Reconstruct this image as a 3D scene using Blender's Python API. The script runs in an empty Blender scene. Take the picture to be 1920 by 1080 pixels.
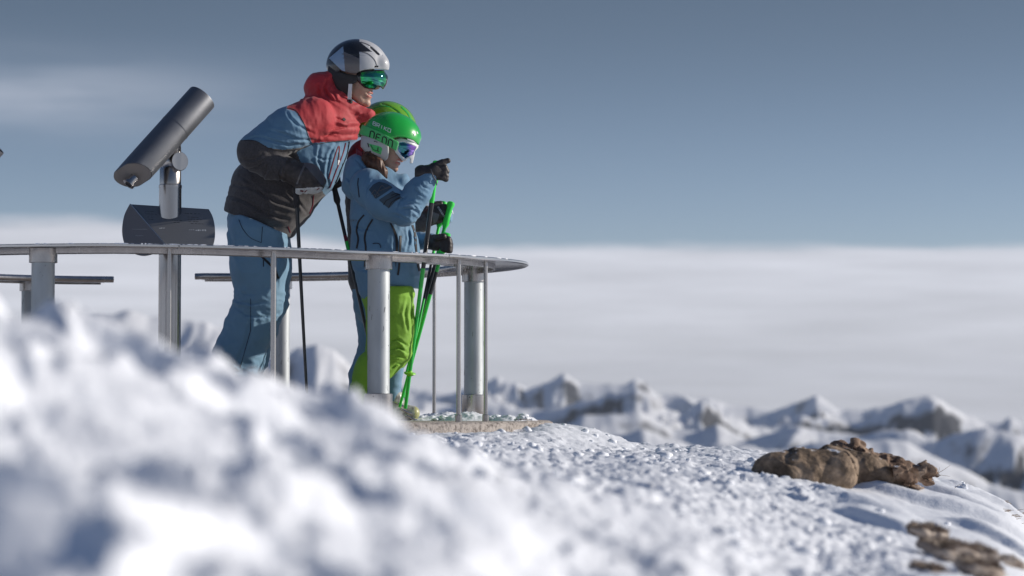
import bpy, bmesh, math, random
import numpy as np
from mathutils import Vector, Matrix
from mathutils.bvhtree import BVHTree

sc = bpy.context.scene
COL = sc.collection
# ------------------------------------------------------------------ camera
F = 4980.0                      # focal length in pixels of the 1920 px frame
HOR = 753.0                     # image row of the true horizon
PITCH = math.atan((HOR - 540.0) / F)
cam_d = bpy.data.cameras.new('camera')
cam = bpy.data.objects.new('camera', cam_d); COL.objects.link(cam)
cam_d.sensor_width = 36.0
cam_d.lens = F / 1920.0 * 36.0
cam_d.clip_start = 0.05; cam_d.clip_end = 90000.0
cam.location = (0, 0, 0)
cam.rotation_euler = (math.pi / 2 + PITCH, 0, 0)
cam_d.dof.use_dof = True
cam_d.dof.focus_distance = 11.6
cam_d.dof.aperture_fstop = 3.1
sc.camera = cam

# ------------------------------------------------------------------ light
SUN_EL = math.radians(19.0)
SUN_AZ = math.radians(80.0)     # clockwise from +Y: the sun stands to the right, a touch to the camera's side
world = bpy.data.worlds.new('World'); sc.world = world
world.use_nodes = True
wn = world.node_tree.nodes; wl = world.node_tree.links
wn.clear()
w_out = wn.new('ShaderNodeOutputWorld'); w_bg = wn.new('ShaderNodeBackground')
w_bg.inputs['Strength'].default_value = 0.10
w_sky = wn.new('ShaderNodeTexSky'); w_sky.sky_type = 'NISHITA'
w_sky.sun_disc = False
w_sky.sun_elevation = SUN_EL; w_sky.sun_rotation = SUN_AZ
w_sky.altitude = 2500; w_sky.air_density = 1.0; w_sky.dust_density = 0.3; w_sky.ozone_density = 1.5
w_tc = wn.new('ShaderNodeTexCoord')
w_sep = wn.new('ShaderNodeSeparateXYZ'); wl.new(w_tc.outputs['Generated'], w_sep.inputs[0])
def wmath(op, a, b=None, c=None):
    n = wn.new('ShaderNodeMath'); n.operation = op
    for i, v in enumerate((a, b, c)):
        if v is None: continue
        if isinstance(v, (int, float)): n.inputs[i].default_value = v
        else: wl.new(v, n.inputs[i])
    return n.outputs[0]
def wrange(v, a, b, c=0.0, d=1.0):
    n = wn.new('ShaderNodeMapRange'); n.interpolation_type = 'SMOOTHSTEP'
    wl.new(v, n.inputs[0]); n.inputs[1].default_value = a; n.inputs[2].default_value = b
    n.inputs[3].default_value = c; n.inputs[4].default_value = d
    return n.outputs[0]
def wnoise(scale, detail, stretch, rough=0.5):
    m = wn.new('ShaderNodeMapping'); wl.new(w_tc.outputs['Generated'], m.inputs[0]); m.inputs[3].default_value = stretch
    n = wn.new('ShaderNodeTexNoise'); n.inputs['Scale'].default_value = scale; n.inputs['Detail'].default_value = detail
    n.inputs['Roughness'].default_value = rough
    wl.new(m.outputs[0], n.inputs['Vector']); return n.outputs[0]
def wmix(fac, a, b, mode='MIX'):
    n = wn.new('ShaderNodeMix'); n.data_type = 'RGBA'; n.blend_type = mode
    if isinstance(fac, (int, float)): n.inputs[0].default_value = fac
    else: wl.new(fac, n.inputs[0])
    for s, v in ((n.inputs[6], a), (n.inputs[7], b)):
        if isinstance(v, tuple): s.default_value = v + (1,)
        else: wl.new(v, s)
    return n.outputs[2]
elev = w_sep.outputs[2]
grade = wmix(wrange(elev, 0.045, 0.16), (0.81, 0.77, 0.88), (0.565, 0.508, 0.505))
grade = wmix(wrange(elev, 0.16, 0.75), grade, (0.98, 0.95, 1.0))
tint = wmix(1.0, w_sky.outputs[0], grade, 'MULTIPLY')
# far bank of cloud all round the horizon, flat top
n_low = wnoise(1.0, 4, (5, 5, 14))
n_str = wnoise(1.0, 6, (11, 11, 130), 0.6)
e2 = wmath('ADD', elev, wmath('MULTIPLY', wmath('SUBTRACT', n_low, 0.5), -0.012))
e3 = wmath('ADD', e2, wmath('MULTIPLY', wmath('SUBTRACT', n_str, 0.5), -0.011))
lift = wrange(w_sep.outputs[0], -0.02, -0.17, 0.0, 0.011)
band = wrange(wmath('SUBTRACT', e3, lift), 0.0535, 0.0600, 1.0, 0.0)
# a long thin cloud bank low on the left
wz = wmath('DIVIDE', wmath('SUBTRACT', elev, 0.113), 0.013)
wg = wmath('MULTIPLY', wmath('POWER', 2.7183, wmath('MULTIPLY', wmath('MULTIPLY', wz, wz), -1.0)), wrange(w_sep.outputs[0], -0.20, -0.05, 1.0, 0.0))
wisp = wmath('MULTIPLY', wmath('MULTIPLY', wg, wrange(wnoise(1.0, 5, (9, 9, 70), 0.55), 0.25, 0.7, 0.2, 1.0)), 0.62)
shade = wmath('ADD', 0.74, wmath('MULTIPLY', n_str, 0.56))
cl = wn.new('ShaderNodeCombineColor')
low = wrange(elev, 0.0, 0.05, 0.90, 1.08)
shade = wmath('MULTIPLY', shade, low)
for i, v in enumerate((5.8, 5.95, 6.6)):
    wl.new(wmath('MULTIPLY', shade, v), cl.inputs[i])
veil = wmix(wisp, tint, (5.2, 5.6, 6.6))
allsky = wmix(wmath('MULTIPLY', band, 0.94), veil, cl.outputs[0])
wl.new(allsky, w_bg.inputs['Color']); wl.new(w_bg.outputs[0], w_out.inputs['Surface'])

sun_d = bpy.data.lights.new('sun', 'SUN'); sun = bpy.data.objects.new('sun', sun_d); COL.objects.link(sun)
sun_d.energy = 4.15; sun_d.angle = math.radians(0.53); sun_d.color = (1.0, 0.92, 0.82)
to_sun = Vector((math.sin(SUN_AZ) * math.cos(SUN_EL), math.cos(SUN_AZ) * math.cos(SUN_EL), math.sin(SUN_EL)))
sun.rotation_euler = to_sun.to_track_quat('Z', 'Y').to_euler()

sc.view_settings.view_transform = 'Standard'
try: sc.view_settings.look = 'None'
except Exception: pass
sc.view_settings.gamma = 1.0
sc.view_settings.use_curve_mapping = False
sc.view_settings.exposure = 0.0
sc.cycles.max_bounces = 8
sc.cycles.volume_bounces = 1
sc.cycles.use_denoising = True

# ------------------------------------------------------------------ helpers
CP, SP = math.cos(PITCH), math.sin(PITCH)
def W(px, py, d):
    """world point seen at pixel (px, py) at distance d in front of the camera"""
    x = px - 960.0; v = py - 540.0
    y = F * CP + v * SP; z = F * SP - v * CP
    s = d / y
    return np.array((x * s, d, z * s))
def to_px(P):
    P = np.asarray(P); x, y, z = P[..., 0], P[..., 1], P[..., 2]
    yc = y * CP + z * SP; zc = z * CP - y * SP
    return 960.0 + F * x / yc, 540.0 - F * zc / yc

def _h(ix, iy, iz, seed):
    h = (ix.astype(np.int64) * 374761393 + iy.astype(np.int64) * 668265263 + iz.astype(np.int64) * 2147483647 + seed * 1274126177) & 0xffffffff
    h = ((h ^ (h >> 13)) * 1274126177) & 0xffffffff
    h = ((h ^ (h >> 16)) * 2246822519) & 0xffffffff
    return (h ^ (h >> 15)) & 0xffffffff
_G = np.array([(1,1,0),(-1,1,0),(1,-1,0),(-1,-1,0),(1,0,1),(-1,0,1),(1,0,-1),(-1,0,-1),(0,1,1),(0,-1,1),(0,1,-1),(0,-1,-1)], float)
def pnoise(P, seed=0):
    """gradient noise, about -1..1"""
    P = np.asarray(P, float)
    i = np.floor(P).astype(np.int64); f = P - i
    u = f * f * f * (f * (f * 6 - 15) + 10)
    r = 0
    for dx in (0, 1):
        wx = u[:, 0] if dx else 1 - u[:, 0]
        for dy in (0, 1):
            wy = u[:, 1] if dy else 1 - u[:, 1]
            for dz in (0, 1):
                wz = u[:, 2] if dz else 1 - u[:, 2]
                g = _G[_h(i[:, 0] + dx, i[:, 1] + dy, i[:, 2] + dz, seed) % 12]
                r = r + wx * wy * wz * (g[:, 0] * (f[:, 0] - dx) + g[:, 1] * (f[:, 1] - dy) + g[:, 2] * (f[:, 2] - dz))
    return r
def fbm(P, oct=4, seed=0, gain=0.5, lac=2.03):
    r = 0; a = 1.0
    for k in range(oct):
        r = r + a * pnoise(P * lac ** k, seed + k); a *= gain
    return r
def ridged(P, oct=4, seed=0, gain=0.5, lac=2.07):
    r = 0; a = 1.0; s = 0
    for k in range(oct):
        n = 1 - np.abs(pnoise(P * lac ** k, seed + k)) * 1.6
        r = r + a * n * np.abs(n); s += a; a *= gain
    return r / s
def sstep(a, b, x):
    t = np.clip((x - a) / (b - a), 0, 1); return t * t * (3 - 2 * t)

def mesh_np(name, V, Q, mats=(), smooth=True, parent=None, fmat=None):
    V = np.asarray(V, np.float32); me = bpy.data.meshes.new(name)
    if isinstance(Q, np.ndarray) and Q.ndim == 2:
        n, k = Q.shape
        me.vertices.add(len(V)); me.vertices.foreach_set('co', V.ravel())
        me.loops.add(n * k); me.loops.foreach_set('vertex_index', Q.astype(np.int32).ravel())
        me.polygons.add(n); me.polygons.foreach_set('loop_start', np.arange(0, n * k, k, dtype=np.int32))
        me.polygons.foreach_set('loop_total', np.full(n, k, np.int32))
    else:
        me.from_pydata([tuple(map(float, v)) for v in V], [], [tuple(q) for q in Q])
    me.update(calc_edges=True)
    if not isinstance(mats, (list, tuple)): mats = [mats]
    for m in mats: me.materials.append(m)
    if fmat is not None: me.polygons.foreach_set('material_index', np.asarray(fmat, np.int32))
    me.polygons.foreach_set('use_smooth', np.full(len(me.polygons), bool(smooth)))
    me.validate()
    ob = bpy.data.objects.new(name, me); COL.objects.link(ob)
    if parent is not None: put_under(ob, parent)
    return ob
def put_under(ob, parent):
    ob.parent = parent
    ob.matrix_parent_inverse = Matrix.Translation(-parent.location)
def tag(o, label, cat, group=None):
    o['label'] = label; o['category'] = cat
    if group: o['group'] = group
    return o
def thing(name, label, cat, loc=(0, 0, 0), group=None):
    o = bpy.data.objects.new(name, None); COL.objects.link(o)
    o.empty_display_size = 0.1; o.location = tuple(map(float, loc))
    return tag(o, label, cat, group)
def kind(o, k): o['kind'] = k; return o

# merged geometry collector
class MB:
    def __init__(s): s.v = []; s.f = []
    def add(s, V, Fc):
        b = len(s.v); s.v += [tuple(map(float, v)) for v in V]; s.f += [tuple(b + i for i in q) for q in Fc]
        return s
    def tube(s, pts, rad, n=16, cap=True):
        pts = [np.asarray(p, float) for p in pts]; m = len(pts)
        if isinstance(rad, (int, float)): rad = [rad] * m
        T = []
        for i in range(m):
            t = pts[min(i + 1, m - 1)] - pts[max(i - 1, 0)]; T.append(t / (np.linalg.norm(t) + 1e-12))
        a = np.array((0, 0, 1.0)) if abs(T[0][2]) < 0.9 else np.array((0, 1.0, 0))
        u = np.cross(T[0], a); u /= np.linalg.norm(u)
        V = []
        for i in range(m):
            u = u - T[i] * np.dot(u, T[i]); u /= np.linalg.norm(u); w = np.cross(T[i], u)
            for k in range(n):
                an = 2 * math.pi * k / n
                V.append(pts[i] + rad[i] * (math.cos(an) * u + math.sin(an) * w))
        Fc = [(i * n + k, i * n + (k + 1) % n, (i + 1) * n + (k + 1) % n, (i + 1) * n + k) for i in range(m - 1) for k in range(n)]
        if cap: Fc += [tuple(range(n - 1, -1, -1)), tuple((m - 1) * n + k for k in range(n))]
        return s.add(V, Fc)
    def box(s, c, size, R=None, bev=0):
        c = np.asarray(c, float); h = np.asarray(size, float) / 2
        V = [np.array((x, y, z)) * h for x in (-1, 1) for y in (-1, 1) for z in (-1, 1)]
        if R is not None: V = [np.asarray(R) @ v for v in V]
        return s.add([c + v for v in V], [(0, 1, 3, 2), (4, 6, 7, 5), (0, 4, 5, 1), (2, 3, 7, 6), (0, 2, 6, 4), (1, 5, 7, 3)])
    def lathe(s, c, prof, n=32, axis='Z', cap=True):
        c = np.asarray(c, float); V = []
        for r, z in prof:
            for k in range(n):
                a = 2 * math.pi * k / n; V.append(c + np.array((r * math.cos(a), r * math.sin(a), z)))
        m = len(prof)
        Fc = [(i * n + k, i * n + (k + 1) % n, (i + 1) * n + (k + 1) % n, (i + 1) * n + k) for i in range(m - 1) for k in range(n)]
        if cap: Fc += [tuple(range(n - 1, -1, -1)), tuple((m - 1) * n + k for k in range(n))]
        return s.add(V, Fc)
    def build(s, name, mat, parent=None, smooth=True, angle=35):
        ob = mesh_np(name, np.array(s.v), s.f, mat, smooth, parent)
        if smooth:
            me = ob.data
            bm = bmesh.new(); bm.from_mesh(me); bmesh.ops.recalc_face_normals(bm, faces=bm.faces)
            lim = math.radians(angle)
            for e in bm.edges:
                e.smooth = not (len(e.link_faces) == 2 and e.calc_face_angle(0) > lim)
            bm.to_mesh(me); bm.free()
        return ob

# ---- signed distance modelling
def smin(a, b, k):
    if k <= 0: return np.minimum(a, b)
    h = np.clip(0.5 + 0.5 * (b - a) / k, 0, 1)
    return b + (a - b) * h - k * h * (1 - h)
def smax(a, b, k=0.0): return -smin(-a, -b, k)
def cone(P, a, b, r1, r2, sy=1.0):
    a = np.asarray(a); b = np.asarray(b); s = np.array((1, 1 / sy, 1))
    A = a * s; B = b * s; Q = P * s; ab = B - A
    t = np.clip(((Q - A) @ ab) / (ab @ ab + 1e-12), 0, 1)
    return np.linalg.norm(Q - A - t[:, None] * ab, axis=1) - (r1 + (r2 - r1) * t)
def ell(P, c, r, ang=0.0):
    """ellipsoid; ang turns it about the Y axis (in the picture plane, degrees, counter-clockwise)"""
    q = P - np.asarray(c)
    if ang:
        a = math.radians(ang); ca, sa = math.cos(a), math.sin(a)
        q = np.stack((q[:, 0] * ca + q[:, 2] * sa, q[:, 1], -q[:, 0] * sa + q[:, 2] * ca), 1)
    r = np.asarray(r, float); k0 = np.linalg.norm(q / r, axis=1); k1 = np.linalg.norm(q / (r * r), axis=1)
    return k0 * (k0 - 1) / np.maximum(k1, 1e-9)
def rbox(P, c, h, r, ang=0.0):
    q = P - np.asarray(c)
    if ang:
        a = math.radians(ang); ca, sa = math.cos(a), math.sin(a)
        q = np.stack((q[:, 0] * ca + q[:, 2] * sa, q[:, 1], -q[:, 0] * sa + q[:, 2] * ca), 1)
    q = np.abs(q) - (np.asarray(h) - r)
    return np.linalg.norm(np.maximum(q, 0), axis=1) + np.minimum(q.max(1), 0) - r
def surf(f, lo, hi, h, name, mats, parent=None, fmat=None, smooth_it=1):
    """mesh of f = 0 (surface nets, evaluated only near the surface)"""
    lo = np.asarray(lo, float); hi = np.asarray(hi, float); C = 4
    nb = np.maximum(1, np.ceil((hi - lo) / (h * C)).astype(int))
    cc = np.stack(np.meshgrid(*[np.arange(n) for n in nb], indexing='ij'), -1).reshape(-1, 3)
    fc = f(lo + (cc + 0.5) * h * C)
    near = np.abs(fc) < h * C * 1.6
    n = nb * C + 1
    full = np.repeat(np.repeat(np.repeat(fc.reshape(nb), C, 0), C, 1), C, 2)
    full = np.pad(full, ((0, 1), (0, 1), (0, 1)), mode='edge')
    msk = np.zeros(n, bool)
    o = np.stack(np.meshgrid(*[np.arange(C + 1)] * 3, indexing='ij'), -1).reshape(-1, 3)
    idx = (cc[near] * C)[:, None, :] + o[None]
    idx = idx.reshape(-1, 3); msk[idx[:, 0], idx[:, 1], idx[:, 2]] = True
    pts = np.argwhere(msk)
    full[msk] = f(lo + pts * h)
    G = full
    inside = G < 0
    c8 = [(a, b, c) for a in (0, 1) for b in (0, 1) for c in (0, 1)]
    cnt = sum(inside[a:n[0] - 1 + a, b:n[1] - 1 + b, c:n[2] - 1 + c].astype(np.int8) for a, b, c in c8)
    act = np.argwhere((cnt > 0) & (cnt < 8))
    vid = np.full(cnt.shape, -1, np.int64); vid[act[:, 0], act[:, 1], act[:, 2]] = np.arange(len(act))
    acc = np.zeros((len(act), 3)); num = np.zeros(len(act))
    for p in c8:
        for ax in range(3):
            if p[ax]: continue
            q = list(p); q[ax] = 1
            g0 = G[act[:, 0] + p[0], act[:, 1] + p[1], act[:, 2] + p[2]]
            g1 = G[act[:, 0] + q[0], act[:, 1] + q[1], act[:, 2] + q[2]]
            m = (g0 < 0) != (g1 < 0)
            t = g0 / np.where(m, g0 - g1, 1)
            pos = np.array(p, float)[None].repeat(len(act), 0); pos[:, ax] += t
            acc[m] += pos[m]; num[m] += 1
    V = lo + (act + acc / np.maximum(num, 1)[:, None]) * h
    quads = []
    for ax in range(3):
        s0 = [slice(1, n[k] - 1) for k in range(3)]; s0[ax] = slice(0, n[ax] - 1)
        s1 = list(s0); s1[ax] = slice(1, n[ax])
        a = inside[tuple(s0)]; b = inside[tuple(s1)]
        e = np.argwhere(a != b); 
        if not len(e): continue
        fl = a[e[:, 0], e[:, 1], e[:, 2]]
        g = e.copy()
        for k in range(3):
            if k != ax: g[:, k] += 1
        u, v = (ax + 1) % 3, (ax + 2) % 3
        def vv(du, dv):
            q = g.copy(); q[:, u] -= du; q[:, v] -= dv
            return vid[q[:, 0], q[:, 1], q[:, 2]]
        q4 = np.stack((vv(1, 1), vv(0, 1), vv(0, 0), vv(1, 0)), 1)
        q4[~fl] = q4[~fl][:, ::-1]
        quads.append(q4)
    if not quads: raise RuntimeError('empty surface ' + name)
    Q = np.concatenate(quads); Q = Q[(Q >= 0).all(1)]
    for _ in range(smooth_it):
        A = np.zeros_like(V); N = np.zeros(len(V))
        for k in range(4):
            np.add.at(A, Q[:, k], V[Q[:, (k + 1) % 4]]); np.add.at(N, Q[:, k], 1)
            np.add.at(A, Q[:, k], V[Q[:, (k + 3) % 4]]); np.add.at(N, Q[:, k], 1)
        V = V * 0.5 + 0.5 * A / np.maximum(N, 1)[:, None]
    fm = None
    if fmat is not None:
        cen = V[Q].mean(1); fm = fmat(cen)
    return mesh_np(name, V, Q, mats, True, parent, fm)

def bvh_of(obs):
    if not isinstance(obs, (list, tuple)): obs = [obs]
    V = []; P = []
    for o in obs:
        b = len(V); V += [v.co.copy() for v in o.data.vertices]; P += [[b + i for i in p.vertices] for p in o.data.polygons]
    return BVHTree.FromPolygons(V, P)
def cast(bvh, px, py):
    d = Vector(W(px, py, 10.0)).normalized()
    loc, nor, i, dist = bvh.ray_cast(Vector((0, 0, 0)), d)
    if loc is None: return None, None
    if nor.dot(d) > 0: nor = -nor
    return np.array(loc), np.array(nor)
def polyres(pts, step=3.0, closed=False):
    out = []; pts = list(pts) + ([pts[0]] if closed else [])
    for a, b in zip(pts[:-1], pts[1:]):
        n = max(1, int(math.hypot(b[0] - a[0], b[1] - a[1]) / step))
        for i in range(n): out.append((a[0] + (b[0] - a[0]) * i / n, a[1] + (b[1] - a[1]) * i / n))
    out.append(pts[-1]); return out
def curve2(pts, n=6):
    P = [np.array(p, float) for p in pts]; out = []
    for i in range(len(P) - 1):
        p0 = P[max(i - 1, 0)]; p1 = P[i]; p2 = P[i + 1]; p3 = P[min(i + 2, len(P) - 1)]
        for k in range(n):
            f = k / n; out.append(tuple(p1 + 0.5 * f * (p2 - p0 + f * (2 * p0 - 5 * p1 + 4 * p2 - p3 + f * (3 * (p1 - p2) + p3 - p0)))))
    return out + [tuple(P[-1])]
def keep_largest(ob):
    bm = bmesh.new(); bm.from_mesh(ob.data); seen = set(); best = []
    for v in bm.verts:
        if v in seen: continue
        st = [v]; seen.add(v); comp = []
        while st:
            q = st.pop(); comp.append(q)
            for e in q.link_edges:
                w = e.other_vert(q)
                if w not in seen: seen.add(w); st.append(w)
        if len(comp) > len(best):
            best = comp
    kp = set(best); bmesh.ops.delete(bm, geom=[v for v in bm.verts if v not in kp], context='VERTS')
    bm.to_mesh(ob.data); bm.free(); return ob
def ribbon(mb, bvh, pts, wpx, off=0.0018, step=2.5, thick=0.002):
    """a thin raised strip lying on a surface along a line (pixels give where on the surface)"""
    pts = polyres(pts, step); n = len(pts); rows = []
    for i, (x, y) in enumerate(pts):
        a = pts[max(i - 1, 0)]; b = pts[min(i + 1, n - 1)]
        tx, ty = b[0] - a[0], b[1] - a[1]; L = math.hypot(tx, ty) or 1; nx, ny = -ty / L, tx / L
        w = wpx if not callable(wpx) else wpx(i / max(1, n - 1))
        r = []
        for s in (-1, 1):
            p, nn = cast(bvh, x + nx * w / 2 * s, y + ny * w / 2 * s)
            if p is None: r = None; break
            r.append((p, nn))
        rows.append(r)
    V = []; Fc = []; prev = None
    for r in rows:
        if r is None: prev = None; continue
        (p0, n0), (p1, n1) = r
        cur = len(V); V += [p0 - n0 * 0.002, p0 + n0 * (off + thick * .5), p1 + n1 * (off + thick * .5), p1 - n1 * 0.002]
        if prev is not None and np.linalg.norm(V[prev + 1] - V[cur + 1]) < 0.15:
            Fc += [(prev + k, prev + k + 1, cur + k + 1, cur + k) for k in range(3)]
        prev = cur
    if Fc: mb.add(V, Fc)
    return mb
def patch(mb, bvh, poly, off=0.0015, step=2.0):
    """a thin raised patch covering a pixel polygon of a surface"""
    xs = [p[0] for p in poly]; ys = [p[1] for p in poly]
    x0, x1, y0, y1 = min(xs), max(xs), min(ys), max(ys)
    nx = max(1, int((x1 - x0) / step)); ny = max(1, int((y1 - y0) / step))
    def inside(x, y):
        c = False; j = len(poly) - 1
        for i in range(len(poly)):
            xi, yi = poly[i]; xj, yj = poly[j]
            if (yi > y) != (yj > y) and x < (xj - xi) * (y - yi) / (yj - yi) + xi: c = not c
            j = i
        return c
    # clip rows: for each row spans from polygon crossings
    V = []; Fc = []; prev = None
    for r in range(ny + 1):
        y = y0 + (y1 - y0) * (r + 0.001) / (ny + 0.002)
        xc = []
        for i in range(len(poly)):
            (ax, ay), (bx, by) = poly[i], poly[(i + 1) % len(poly)]
            if (ay > y) != (by > y): xc.append(ax + (bx - ax) * (y - ay) / (by - ay))
        if len(xc) < 2: prev = None; continue
        a, b = min(xc), max(xc); row = []; ok = True
        for k in range(nx + 1):
            p, nn = cast(bvh, a + (b - a) * k / nx, y)
            if p is None: ok = False; break
            row.append(p + nn * off)
        if not ok: prev = None; continue
        cur = len(V); V += row
        if prev is not None:
            Fc += [(prev + k, prev + k + 1, cur + k + 1, cur + k) for k in range(nx)]
        prev = cur
    if Fc: mb.add(V, Fc)
    return mb

# ------------------------------------------------------------------ materials
def mat(name, col, rough=0.6, metal=0.0, bump=0.0, bscale=60.0, var=0.0, vscale=8.0, sheen=0.0, coat=0.0, spec=0.5, stretch=None, col2=None, detail=4):
    m = bpy.data.materials.new(name); m.use_nodes = True
    nt = m.node_tree; b = nt.nodes['Principled BSDF']
    b.inputs['Base Color'].default_value = tuple(col) + (1,); b.inputs['Roughness'].default_value = rough
    b.inputs['Metallic'].default_value = metal; b.inputs['Specular IOR Level'].default_value = spec
    if sheen: b.inputs['Sheen Weight'].default_value = sheen
    if coat: b.inputs['Coat Weight'].default_value = coat; b.inputs['Coat Roughness'].default_value = 0.08
    tc = nt.nodes.new('ShaderNodeTexCoord')
    src = tc.outputs['Object']
    if stretch:
        mp = nt.nodes.new('ShaderNodeMapping'); mp.inputs[3].default_value = stretch
        nt.links.new(src, mp.inputs[0]); src = mp.outputs[0]
    if var or col2:
        n = nt.nodes.new('ShaderNodeTexNoise'); n.inputs['Scale'].default_value = vscale; n.inputs['Detail'].default_value = detail
        nt.links.new(src, n.inputs['Vector'])
        r = nt.nodes.new('ShaderNodeValToRGB'); nt.links.new(n.outputs[0], r.inputs[0])
        c2 = col2 or tuple(c * (1 - var) for c in col)
        c1 = col if col2 else tuple(min(1, c * (1 + var)) for c in col)
        r.color_ramp.elements[0].position = 0.35; r.color_ramp.elements[0].color = tuple(c2) + (1,)
        r.color_ramp.elements[1].position = 0.65; r.color_ramp.elements[1].color = tuple(c1) + (1,)
        nt.links.new(r.outputs[0], b.inputs['Base Color'])
        rr = nt.nodes.new('ShaderNodeMapRange'); nt.links.new(n.outputs[0], rr.inputs[0])
        rr.inputs[3].default_value = max(0.02, rough * 0.8); rr.inputs[4].default_value = min(1, rough * 1.2)
        nt.links.new(rr.outputs[0], b.inputs['Roughness'])
    if bump:
        n2 = nt.nodes.new('ShaderNodeTexNoise'); n2.inputs['Scale'].default_value = bscale; n2.inputs['Detail'].default_value = 6
        nt.links.new(src, n2.inputs['Vector'])
        bp = nt.nodes.new('ShaderNodeBump'); bp.inputs['Strength'].default_value = 0.6; bp.inputs['Distance'].default_value = bump
        nt.links.new(n2.outputs[0], bp.inputs['Height']); nt.links.new(bp.outputs[0], b.inputs['Normal'])
    return m
M = {}
M['blue'] = mat('blue jacket fabric', (0.115, 0.235, 0.36), 0.75, bump=0.0012, bscale=90, var=0.06, sheen=0.15)
M['pants'] = mat('blue trouser fabric', (0.16, 0.30, 0.43), 0.8, bump=0.0012, bscale=90, var=0.06, sheen=0.15)
M['red'] = mat('red padded fabric', (0.43, 0.026, 0.036), 0.7, bump=0.0015, bscale=70, var=0.08, sheen=0.1)
M['charcoal'] = mat('charcoal wool-look fabric', (0.062, 0.058, 0.062), 0.85, bump=0.0015, bscale=140, var=0.25, vscale=160, sheen=0.2)
M['lime'] = mat('lime trouser fabric', (0.20, 0.42, 0.03), 0.75, bump=0.0012, bscale=90, var=0.06, sheen=0.1)
M['black'] = mat('black fabric', (0.026, 0.024, 0.026), 0.7, bump=0.001, bscale=120, var=0.2, sheen=0.1)
M['zip'] = mat('black zip tape', (0.012, 0.013, 0.016), 0.6)
M['maroon'] = mat('dark red piping', (0.16, 0.012, 0.03), 0.6)
M['glove'] = mat('black glove leather', (0.034, 0.028, 0.027), 0.5, bump=0.001, bscale=110, var=0.25, vscale=30)
M['glove_grey'] = mat('grey glove side panel', (0.13, 0.13, 0.135), 0.7, bump=0.001, bscale=110)
M['white'] = mat('white plastic', (0.75, 0.76, 0.76), 0.4, var=0.03)
M['skin'] = mat('skin', (0.46, 0.28, 0.21), 0.5, var=0.08, vscale=25, bump=0.0004, bscale=260)
M['skin'].node_tree.nodes['Principled BSDF'].inputs['Subsurface Weight'].default_value = 0.15
M['skin'].node_tree.nodes['Principled BSDF'].inputs['Subsurface Scale'].default_value = 0.01
M['lip'] = mat('lips', (0.48, 0.16, 0.13), 0.4)
M['teeth'] = mat('teeth', (0.75, 0.72, 0.66), 0.3)
M['hair'] = mat('brown hair', (0.085, 0.035, 0.018), 0.5, var=0.4, vscale=60, stretch=(1, 1, 0.2))
M['pole_black'] = mat('black pole shaft', (0.012, 0.012, 0.014), 0.3, coat=0.4)
M['pole_green'] = mat('neon green pole shaft', (0.012, 0.50, 0.05), 0.35, coat=0.4)
M['neon'] = mat('neon green rubber', (0.03, 0.72, 0.07), 0.5)
M['h_green'] = mat('green helmet shell', (0.015, 0.42, 0.05), 0.28, coat=0.7, var=0.04)
M['h_lime'] = mat('lime helmet shell', (0.16, 0.42, 0.02), 0.22, coat=0.8, var=0.04)
M['strap_green'] = mat('pale green goggle strap', (0.09, 0.55, 0.16), 0.7, bump=0.0006, bscale=300)
M['h_white'] = mat('white ear pad', (0.48, 0.49, 0.48), 0.55, bump=0.0006, bscale=120, var=0.05)
M['ink'] = mat('black print', (0.01, 0.01, 0.01), 0.6)
M['print_white'] = mat('white print', (0.72, 0.74, 0.74), 0.5)
M['steel'] = mat('brushed stainless steel', (0.44, 0.42, 0.41), 0.26, metal=1.0, bump=0.0002, bscale=30, var=0.10, vscale=5, stretch=(6, 6, 0.5))
M['polished'] = mat('polished stainless steel', (0.60, 0.57, 0.55), 0.17, metal=1.0, var=0.06, vscale=4)
M['galv'] = mat('galvanised steel post', (0.43, 0.46, 0.48), 0.52, metal=0.55, bump=0.0006, bscale=45, var=0.10, vscale=18, stretch=(1, 1, 0.35))
M['tele'] = mat('dark satin telescope metal', (0.17, 0.178, 0.195), 0.46, metal=0.7, bump=0.0003, bscale=60, var=0.04, vscale=12)
M['dark'] = mat('dark metal', (0.03, 0.032, 0.037), 0.5, metal=0.5)
# ================================================================== GROUND
def snow_mat():
    m = bpy.data.materials.new('crusted snow'); m.use_nodes = True
    nt = m.node_tree; b = nt.nodes['Principled BSDF']
    b.inputs['Base Color'].default_value = (0.87, 0.90, 0.955, 1); b.inputs['Roughness'].default_value = 0.55
    b.inputs['Specular IOR Level'].default_value = 0.35
    tc = nt.nodes.new('ShaderNodeTexCoord')
    n = nt.nodes.new('ShaderNodeTexNoise'); n.inputs['Scale'].default_value = 130; n.inputs['Detail'].default_value = 6
    n2 = nt.nodes.new('ShaderNodeTexNoise'); n2.inputs['Scale'].default_value = 28; n2.inputs['Detail'].default_value = 5
    nt.links.new(tc.outputs['Object'], n.inputs['Vector']); nt.links.new(tc.outputs['Object'], n2.inputs['Vector'])
    b1 = nt.nodes.new('ShaderNodeBump'); b1.inputs['Strength'].default_value = 0.5; b1.inputs['Distance'].default_value = 0.003
    b2 = nt.nodes.new('ShaderNodeBump'); b2.inputs['Strength'].default_value = 0.5; b2.inputs['Distance'].default_value = 0.008
    nt.links.new(n.outputs[0], b1.inputs['Height']); nt.links.new(n2.outputs[0], b2.inputs['Height'])
    nt.links.new(b2.outputs[0], b1.inputs['Normal']); nt.links.new(b1.outputs[0], b.inputs['Normal'])
    return m
M['snow'] = snow_mat()

RC = np.array((-1.59, 12.0)); R_OUT = 1.665; R_IN = 1.36; Z_SLAB = -0.085; SLAB_R = 1.77
Z_RING = 0.615

COLS = [-200, 0, 300, 600, 800, 950, 1100, 1300, 1500, 1700, 1920, 2200]
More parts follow.
